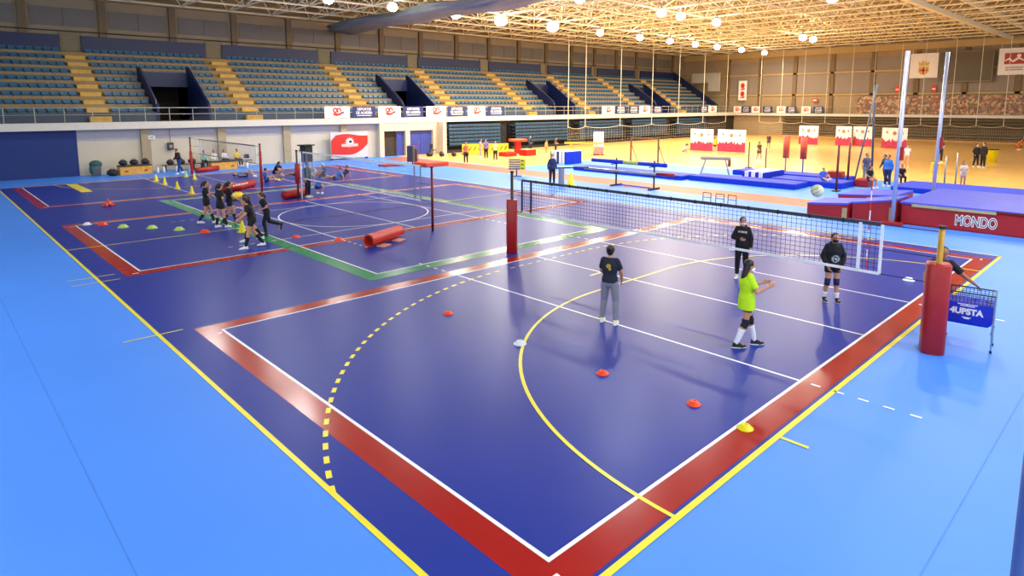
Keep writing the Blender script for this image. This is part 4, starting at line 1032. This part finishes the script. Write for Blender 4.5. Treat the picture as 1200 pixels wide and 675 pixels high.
t = T('wall_speaker', 'small dark box hanging on a cable from the slab by the left wall', 'speaker', (8.78,43.85,1.4))
b = B(); b.cbox((0,0,.25),(.36,.25,.5),0,0,.02); b.build('case', mat('speaker_grey', '#3c3a38', .6), t); b = B(); b.tube((0,0,.5),(0,0,1.44),.015); b.build('cable', m_black, t); b = B(); b.lathe([(.12,0),(.1,.02)], 14, (0,0,0)); 
o = b.build('grille', m_steel, t); o.rotation_euler = (PI/2,0,0); o.location = (0,-.125,.25)
t = T('pillar_notice', 'white notice on the first concrete pillar of the left wall', 'notice', (7.65,43.79,2.3))
b = B(); b.box((-.2,-.015,-.12),(.2,.0,.12)); b.build('sheet', m_white, t); b = B(); b.box((-.14,-.02,.02),(.14,-.014,.05)); b.box((-.14,-.02,-.06),(.1,-.014,-.03)); b.build('print', m_dsteel, t)
# red wave board
t = T('sponsor_board', 'big red wave board with a white round mark standing at the left wall', 'advertising board', (22.2,43.45,0))
b = B(); b.box((-1.7,0,.12),(1.7,.06,2.25)); b.build('panel', mat('board_grey', '#c8c4c8', .5), t)
b = B(); top = []; bot = []
for k in range(25):
    u = k/24; top.append((-1.68+3.36*u, 1.95+.16*math.sin(PI*(u*1.5-.1))*(1-u*.3)+.16*max(0,u-.75)*4*.5)); bot.append((-1.68+3.36*u, .48+.0*u+(.0 if u < .5 else 1.5*(u-.5)**2*2)-.1*math.sin(PI*u)))
top[0] = (-1.68,1.55); top[1] = (-1.54,1.72); top[2] = (-1.4,1.84)
V = [(x,-.012,min(z,2.24)) for x, z in top]+[(x,-.012,z) for x, z in bot]; n = len(top)
b.add(V, [(i,i+1,n+i+1,n+i) for i in range(n-1)]); b.build('wave', mat('board_red', '#cc2414', .45, var=.08), t)
b = B(); b.lathe([(.33,0),(.33,.012)], 20); 
for k in range(12):
    a = 2*PI*k/12; b.prism([(.36*math.cos(a-.07),.36*math.sin(a-.07)),(.48*math.cos(a),.48*math.sin(a)),(.36*math.cos(a+.07),.36*math.sin(a+.07))], 2, 0, .012)
o = b.build('round_mark', m_wcloth, t); o.rotation_euler = (PI/2,0,0); o.location = (0,-.014,1.4)
b = B(); b.ell((.05,-.03,1.45),(.14,.012,.12)); b.build('dark_spot', m_blk, t); b = B(); b.box((-.75,-.028,1.05),(.75,-.015,1.28)); b.build('name_bar', mat('bar_pink', '#e8b8b0', .5), t)
b = B()
for x in (-1.6,1.6): b.box((x-.05,-.05,0),(x+.05,.3,.12))
b.build('foot', m_dsteel, t)

# ---------------- centre and far gym equipment ----------------
def mattress(x0, y0, x1, y1, h, side, topm, label, z=0, name='gym_mat', stripes=None):
    t = T(name, label, 'mat', ((x0+x1)/2,(y0+y1)/2,z))
    w_, d_ = x1-x0, y1-y0
    b = B(); b.cbox((0,0,h/2),(w_,d_,h),0,0,min(.04,h*.3)); b.build('body', side, t)
    b = B(); b.cbox((0,0,h+.006),(w_-.06,d_-.06,.012)); b.build('top', topm, t)
    if stripes:
        for s_ in stripes:
            b = B(); b.box((-w_/2-.012,s_-.12,0),(-w_/2+.01,s_+.12,h)); b.box((-w_/2,s_-.12,h+.012),(w_/2,s_+.12,h+.02)); b.build('stripe', m_wcloth, t)
    return t
mattress(29.5,10.0,31.3,16.3,.28,m_bmat,m_bmtop,'long blue mat nearest the brown runway, right piece')
mattress(29.0,16.5,30.8,25.0,.25,m_bmat,m_bmtop,'long blue mat nearest the brown runway, left piece')
mattress(31.6,8.4,33.6,12.3,.3,m_bmat,m_bmtop,'blue mat under the red bar posts')
mattress(34.3,9.2,36.1,16.0,.3,m_bmat,m_bmtop,'blue mat at the edge of the wooden court')
mattress(31.4,12.5,34.0,13.9,.57,m_bmat,m_bmat,'blue mat stack with white stripes on the long mats',.0,'mat_stack',(-.45,.0,.4))
t = mattress(31.6,28.0,33.4,29.6,.95,m_wnavy,m_wcloth,'tall navy mat stack with white stripes and bright blue end',0,'mat_stack',(-.55,-.25,.25,.55))
b = B(); b.box((-.9,-.83,.02),(.9,-.8,.93)); b.build('end_panel', m_bmat, t)
mattress(22.6,33.3,24.6,34.9,.3,mat('mat_orange','#d8401c',.45),mat('mat_orange_top','#e0583a',.5),'orange red gym mat beside the upper end of the runway')
mattress(20.6,35.6,22.4,36.6,.12,m_padred,m_padred,'flat red mat left of the orange mat by the doors')
mattress(33.2,36.2,34.4,37.3,.35,m_padred,m_padred,'red foam block before the folded seats, left one')
mattress(35.0,35.6,36.2,36.6,.55,m_padred,mat('foam_peach','#e0a060',.6),'red foam block before the folded seats, right one')
mattress(34.4,9.4,35.0,10.2,.32,m_padred,m_padred,'red foam block between the red bar posts',.313,'gym_block')
mattress(33.5,7.72,34.5,8.4,.40,m_padred,m_padred,'red foam block under the child with bare legs')
mattress(32.8,-1.0,36.3,6.4,.25,m_bmat,m_bmtop,'blue mat behind the pole vault bed at the wood edge')
# pole vault bed
m_pvt = mat('vault_top_blue', '#4450c8', .55, var=.1, scale=1.5, bump=.2)
t = T('vault_bed', 'large red sided pole vault landing bed with blue top at the right', 'landing mat', (22.75,3.2,0))
b = B(); b.cbox((2.7,-4.3,.38),(5.4,8.6,.76),0,0,.05); b.build('body', m_padred, t)
b = B(); b.cbox((2.72,-4.3,.81),(5.5,8.7,.1),0,0,.04); b.build('top_cover', m_pvt, t)
b = B(); b.box((-.035,-2.9,.70),(.05,-.35,.8)); b.build('foam_strip', mat('foam_beige','#b8a878',.8), t)
b = B(); b.box((-.035,-8.5,.76),(.02,-2.9,.83)); b.build('cover_edge', m_dred, t)
text('lettering', 'MONDO', .5, m_wcloth, t, (-.004,-2.34,.36), (PI/2,0,-PI/2), .004, .62, .028)
text('letter_fill', 'MONDO', .5, mat('letter_dark', '#380a12', .5), t, (-.010,-2.34,.36), (PI/2,0,-PI/2), .004, .62, -.006)
def wedge(x0, x1, y0, y1, za, zb, label):
    t = T('vault_wedge', label, 'landing mat', (x0,y0,0))
    b = B(); b.prism([(0,0),(y1-y0,0),(y1-y0,zb),(0,za)], 0, 0, x1-x0); b.build('body', m_padred, t)
    b = B(); b.prism([(0,za),(y1-y0,zb),(y1-y0,zb+.07),(0,za+.07)], 0, -.02, x1-x0+.02); b.build('top_cover', m_pvt, t)
    b = B(); b.box((-.012,.02,0),(0,.2,min(za,zb))); b.build('strap', mat('strap_tan','#b89a70',.7), t)
wedge(22.4,24.3,4.95,6.5,.56,.42,'small sloping red and blue wedge mat leading to the vault bed')
wedge(22.6,24.3,3.35,4.85,.85,.6,'taller red and blue wedge mat between small wedge and vault bed')
wedge(27.2,29.8,4.6,7.0,.42,.26,'low blue topped wedge mat on the far side of the vault box')
def upright(label, p, q, s=1):
    t = T('vault_upright', label, 'pole vault upright', p); d = Vector(q)-Vector(p)
    b = B(); b.tube((0,0,0), d, .075, n=12); b.build('mast', mat('alu_pale','#c8c8d8',.35,.4), t, True)
    b = B(); b.tube((.1,.02,.5), Vector((.1,.02,0))+d*.93, .02); b.build('guide_rail', m_dsteel, t)
    b = B(); b.cbox((0,0,.06),(.26,.7,.12),0,0,.03); b.build('foot', m_padred, t)
    b = B(); b.cbox(d*.42+Vector((.02,-.06,0)),(.14,.2,.5)); b.build('bar_holder', m_padred, t)
upright('tall pale leaning pole vault upright on the near side of the bed', (22.25,3.32,0), (22.25,3.26,6.39))
upright('tall pale leaning pole vault upright on the far side of the bed', (28.4,3.5,0), (28.4,3.4,6.7))
# red and grey bar posts
def barpost(x, y, h, m, r, label, pad=None, lean=(0,0)):
    t = T('bar_post', label, 'gym post', (x,y,0))
    b = B(); b.tube((0,0,0),(lean[0],lean[1],h),r,n=10); b.build('mast', m, t, True)
    b = B(); b.cbox((0,0,.03),(.5,.3,.06),0,0,.02); b.build('foot', m_dsteel, t)
    if pad: b = B(); b.tube((0,0,pad[0]),(0,0,pad[1]),.2,.2,12); b.build('pad', pad[2], t, True)
m_rp = mat('pad_orange_red','#d0502c',.5)
barpost(30.6,8.3,2.42,m_dred,.06,'dark red high bar post with its foot on the light blue floor',None)
barpost(33.86,8.87,2.38,m_dred,.06,'dark red high bar post behind, on the far mat edge',None)
barpost(34.98,8.9,5.6,mat('mast_grey','#6a7078',.5,.3),.045,'thin grey mast rising left of the near vault upright',None,(0,-.85))
barpost(37.0,8.6,5.6,mat('mast_dark','#4a5260',.5,.3),.06,'dark grey mast with round head left of the near vault upright',None,(0,.2))
barpost(37.59,14.0,2.46,m_steel,.05,'post with orange red upper pad on the court edge, left one',(1.0,2.46,m_rp))
barpost(36.37,12.39,2.45,m_steel,.05,'post with orange red upper pad on the court edge, right one',(1.1,2.45,m_rp))
barpost(39.1,17.28,1.85,m_dsteel,.04,'thin dark post left of the blue mat stack, left one',None)
barpost(38.82,15.9,1.5,m_dsteel,.04,'thin dark post left of the blue mat stack, right one',None)
barpost(36.51,4.85,1.72,m_steel,.04,'thin hurdle upright behind the vault bed, left one',None)
barpost(37.39,4.53,1.85,m_steel,.04,'thin hurdle upright behind the vault bed, right one',None)
t = T('vaulting_table', 'tan padded pommel table on splayed grey legs at the mat edge', 'vaulting table', (32.8,16.4,0), -1.0)
b = B(); b.cbox((0,0,1.12),(1.9,.4,.22),0,0,.1); b.build('pad', mat('leather_tan','#b89a7c',.5), t, True)
for sx, sy in ((-.8,-.35),(-.8,.35),(.8,-.35),(.8,.35)): b = B(); b.tube((sx*.75,sy*.3,1.02),(sx*1.1,sy,0),.04); b.build('leg', m_steel, t)
b = B(); b.cbox((.85,0,.8),(.16,.3,.4)); b.build('end_pad', mat('leather_brown','#7c4c34',.6), t)
t = T('wooden_goal', 'wooden framed goal on the wooden court behind the mats', 'goal', (36.7,24.5,0))
for yy in (-1.25,1.25):
    b = B(); b.box((-.05,yy-.05,0),(.05,yy+.05,1.95)); b.build('post', mat('goal_brown','#8c5a34',.5), t); b = B(); b.tube((.0,yy,1.5),(.9,yy,.03),.03); b.build('stay', mat('goal_brown','#8c5a34'), t)
b = B(); b.box((-.05,-1.25,1.87),(.05,1.25,1.97)); b.build('crossbar', mat('goal_brown','#8c5a34'), t)
# trolley rack with rolled mats
t = T('mat_rack', 'dark two post trolley rack on the light blue floor before the runway', 'rack', (24.2,16.4,0))
for yy in (-1.24,1.24):
    b = B(); b.tube((0,yy,.08),(0,yy,1.55),.045,n=10); b.build('post', m_dsteel, t); b = B(); b.box((-.5,yy-.05,.02),(.5,yy+.05,.1)); b.build('foot', m_dsteel, t)
    for z in (.72,1.2): b = B(); b.box((-.45,yy-.03,z),(.45,yy+.03,z+.05)); b.build('arm', m_dsteel, t)
b = B(); b.box((-.05,-1.24,.05),(.05,1.24,.11)); b.build('base_beam', m_bmat, t)
def roll(y0, y1, x, z, r, m, label):
    b = B(); b.tube((0,y0,0),(0,y1,0),r,n=14); tag(b.build('rolled_mat', m, None, True, loc=(x,0,z)), label, 'rolled mat')
roll(14.3,16.0,24.0,1.36,.11,m_bmat,'blue rolled mat on the upper arms of the rack, right one'); roll(16.05,17.0,24.0,1.36,.11,mat('roll_green','#a8b060',.6),'yellow green roll in the middle of the upper rack arms'); roll(17.05,19.2,24.0,1.36,.11,m_bmat,'blue rolled mat on the upper arms of the rack, left one')
roll(15.0,19.8,24.05,.84,.07,m_steel,'pale grey pole bundle on the lower arms of the rack'); roll(14.0,15.0,24.25,.86,.09,m_padred,'red end roll on the lower arms of the rack')
# small bench frames
for i, y in enumerate((11.1,10.45,9.85)):
    t = T('hurdle_frame', 'low dark tube frame at the near edge of the runway, %s from the left' % ORD[i], 'frame', (22.5,y,0), 0, 'low frames by the runway')
    b = B(); b.path([(0,-.2,0),(0,-.2,.42),(0,.2,.42),(0,.2,0)], .018); b.build('legs', m_dsteel, t); b = B(); b.tube((0,-.2,.2),(0,.2,.2),.014); b.build('rung', m_dsteel, t)
# board on stand with slats
t = T('slat_board', 'grey slatted board with a yellow and black edge on a thin stand', 'board', (23.4,24.8,0), -.75)
b = B(); b.tube((0,0,0),(0,0,.45),.04); b.cbox((0,0,.02),(.6,.4,.04)); b.build('stand', m_dsteel, t)
for k in range(5): b = B(); b.box((-.5,-.03,.42+k*.14),(.22,.03,.53+k*.14)); b.build('slat', mat('slat_grey','#7a7468',.6), t)
b = B(); b.box((.22,-.04,.4),(.55,.04,1.1)); b.build('edge_panel', m_yplast, t)
for k in range(3): b = B(); b.prism([(.28,.46+k*.24),(.5,.5+k*.24),(.28,.56+k*.24)], 1, -.05, -.038); b.build('black_arrow', m_blk, t)
t = T('measuring_stand', 'grey cylinder stand with a long dark arm beside the referee', 'stand', (22.0,19.75,0), -.8)
b = B(); b.tube((0,0,0),(0,0,.95),.17,n=14); b.build('drum', mat('drum_grey','#8c8ca0',.5), t); b = B(); b.tube((-.3,0,.98),(1.5,0,1.02),.04); b.build('arm', m_dsteel, t)
cone(22.3,19.3,m_yplast,'yellow cone right of the grey stand by the runway',.75)
# far items before the folded seats
t = T('printed_barrier', 'low yellow printed barrier before the first folded seat bank', 'barrier', (34.0,39.95,0), -.43)
b = B(); b.box((-2.2,-.03,.1),(2.2,.03,.95)); b.build('cloth', mat('barrier_yellow','#e0c820',.5), t)
b = B()
for k in range(10): b.prism([(-2+.42*k,.35),(-1.8+.42*k,.7),(-1.7+.42*k,.7),(-1.9+.42*k,.35)], 1, -.045, -.031)
b.build('dark_marks', m_blk, t); b = B(); b.box((-2.2,-.2,0),(-2.1,.2,.1)); b.box((2.1,-.2,0),(2.2,.2,.1)); b.build('foot', m_dsteel, t)
t = T('red_vault', 'red padded vault table between the folded seat banks', 'vaulting table', (36.6,38.4,0), -.4)
b = B(); b.cbox((0,0,1.25),(1.6,.8,.22),0,0,.08); b.build('pad', mat('pad_orange','#d84c20',.5), t, True); b = B(); b.cbox((0,0,.6),(.5,.5,1.1)); b.build('column', m_padred, t); b = B(); b.cbox((0,0,.05),(1.2,.8,.1)); b.build('base', m_padred, t)
t = T('balance_beam', 'yellow balance beam on a trestle behind the navy mat stack', 'beam', (39.0,32.5,0), -.9)
b = B(); b.cbox((0,0,1.12),(3.4,.14,.16),0,0,.03); b.build('beam', mat('beam_yellow','#e0a830',.5), t)
for sx in (-1.1,1.1): b = B(); b.tube((sx,-.05,1.05),(sx-.4,-.3,0),.04); b.tube((sx,.05,1.05),(sx+.4,.3,0),.04); b.build('trestle', mat('beam_yellow','#e0a830'), t)
t = T('rollup_banner', 'white roll up banner fading to pink at its foot behind the mats', 'banner', (40.4,31.96,0), -.85)
b = B(); b.box((-.45,-.02,.08),(.45,.01,2.1)); b.build('sheet', m_wcloth, t); b = B(); b.box((-.45,-.026,.08),(.45,-.02,.75)); b.build('pink_foot', mat('print_pink','#d8808c',.5), t); b = B(); b.box((-.48,-.1,0),(.48,.1,.08)); b.build('base', m_dsteel, t)
def pboard(x, y0, y1, label):
    L = y0-y1; t = T('printed_board', label, 'advertising board', (x,(y0+y1)/2,0), -PI/2)
    b = B(); b.box((-L/2,0,.05),(L/2,.08,2.15)); b.build('panel', m_wcloth, t)
    b = B(); n = 26; V = [(-L/2+L*k/n,-.012,.06) for k in range(n+1)]+[(-L/2+L*k/n,-.012,.72+.4*random.random()) for k in range(n+1)]
    b.add(V, [(k,k+1,n+2+k,n+1+k) for k in range(n)]); b.build('crimson_print', mat('print_crimson','#b82c50',.5,var=.4,scale=3), t)
    b = B(); b.ell((0,-.015,1.6),(.18,.01,.2)); b.ell((-L*.3,-.015,1.7),(.1,.01,.12)); b.ell((L*.3,-.015,1.65),(.1,.01,.12)); b.build('crest', mat('print_tan','#b07c50',.5), t)
for i, (x, a, c) in enumerate(((51.4,29.35,26.95),(52.0,26.8,24.0),(69.2,26.2,24.1),(69.9,22.5,20.9),(70.4,20.9,19.0),(68.5,17.5,15.2))):
    pboard(x,a,c,'white printed board with crimson foot on the wooden court, %s from the left' % ORD[i])
t = T('step_stool', 'yellow step frame beside the far vault upright', 'step', (44.5,6.95,0), -.6)
b = B(); b.cbox((0,0,.7),(.7,.5,.05)); b.build('platform', m_yplast, t)
for sx in (-.3,.3):
    for sy in (-.2,.2): b = B(); b.tube((sx,sy,.68),(sx*1.2,sy*1.2,0),.03); b.build('leg', m_yplast, t)
t = T('litter_bin', 'yellow bin on the pale wood right of the two people in black', 'bin', (57.2,6.3,0))
b = B(); b.lathe([(.3,0),(.42,.95),(.45,.97)], 14); b.build('bucket', m_yplast, t, True); b = B(); b.tube((0,0,.97),(0,0,1.02),.46,n=14); b.build('lid', m_blk, t)
# dark clutter by the doors
for i, (x, y, c) in enumerate(((28.6,41.2,'#1a1a20'),(29.4,40.5,'#22222c'),(30.2,39.8,'#2a2a30'),(31.0,39.1,'#18181c'))): bag(x,y,0,1.05,c,'dark bag on the blue floor right of the doors, %s from the left' % ORD[i])
t = T('trolley', 'dark tall equipment trolley in front of the blue doors', 'trolley', (23.1,35.8,0), .5)
b = B(); b.cbox((-.2,0,.85),(.4,.5,1.2),0,0,.03); b.build('case', mat('trolley_dark','#3a3a44',.5), t); b = B(); b.cbox((.35,0,.7),(.3,.4,1.0),0,0,.03); b.build('side_case', m_dsteel, t)
b = B(); b.path([(.6,-.2,.1),(.6,-.2,1.5),(.6,.2,1.5),(.6,.2,.1)], .02); b.build('push_bar', mat('bar_magenta','#b03858',.5), t)
for sx in (-.35,.45):
    for sy in (-.2,.2): b = B(); b.tube((sx,sy-.02,.08),(sx,sy+.02,.08),.08,n=12); b.build('wheel', m_blk, t)
t = T('folding_chair', 'dark chair standing by the cream pillar right of the doors', 'chair', (29.9,42.4,0), .3)
b = B(); b.cbox((0,0,.45),(.42,.42,.05),0,0,.015); b.build('seat', m_black, t); b = B(); b.cbox((0,.2,.75),(.42,.05,.45),0,0,.015); b.build('backrest', m_black, t)
for sx in (-.18,.18):
    for sy in (-.18,.18): b = B(); b.tube((sx,sy,.43),(sx,sy,0),.015); b.build('leg', m_dsteel, t)
# railing beside the camera
t = T('gallery_rail', 'blue painted rail post in the lower right corner close to the camera', 'railing', (-2.705,-3.765,0))
b = B(); b.tube((0,0,0),(0,0,3.9),.03,n=16); b.build('post', mat('rail_blue','#1c4ca0',.5), t, True)
b = B(); b.tube((0,0,3.9),(0,0,3.94),.036,n=16); b.build('post_cap', m_dsteel, t)
b = B(); b.tube((0,0,0),(0,0,.03),.08,n=16); b.build('base_plate', m_dsteel, t)

t = T('low_bench', 'low dark bench carrying the seated people behind the right wooden box', 'bench', (11.75,43.3,0))
b = B(); b.cbox((0,0,.42),(2.9,.34,.05),0,0,.015); b.build('seat', m_brn, t)
for sx in (-1.2,1.2): b = B(); b.box((sx-.03,-.14,0),(sx+.03,.14,.40)); b.build('leg', m_dsteel, t)
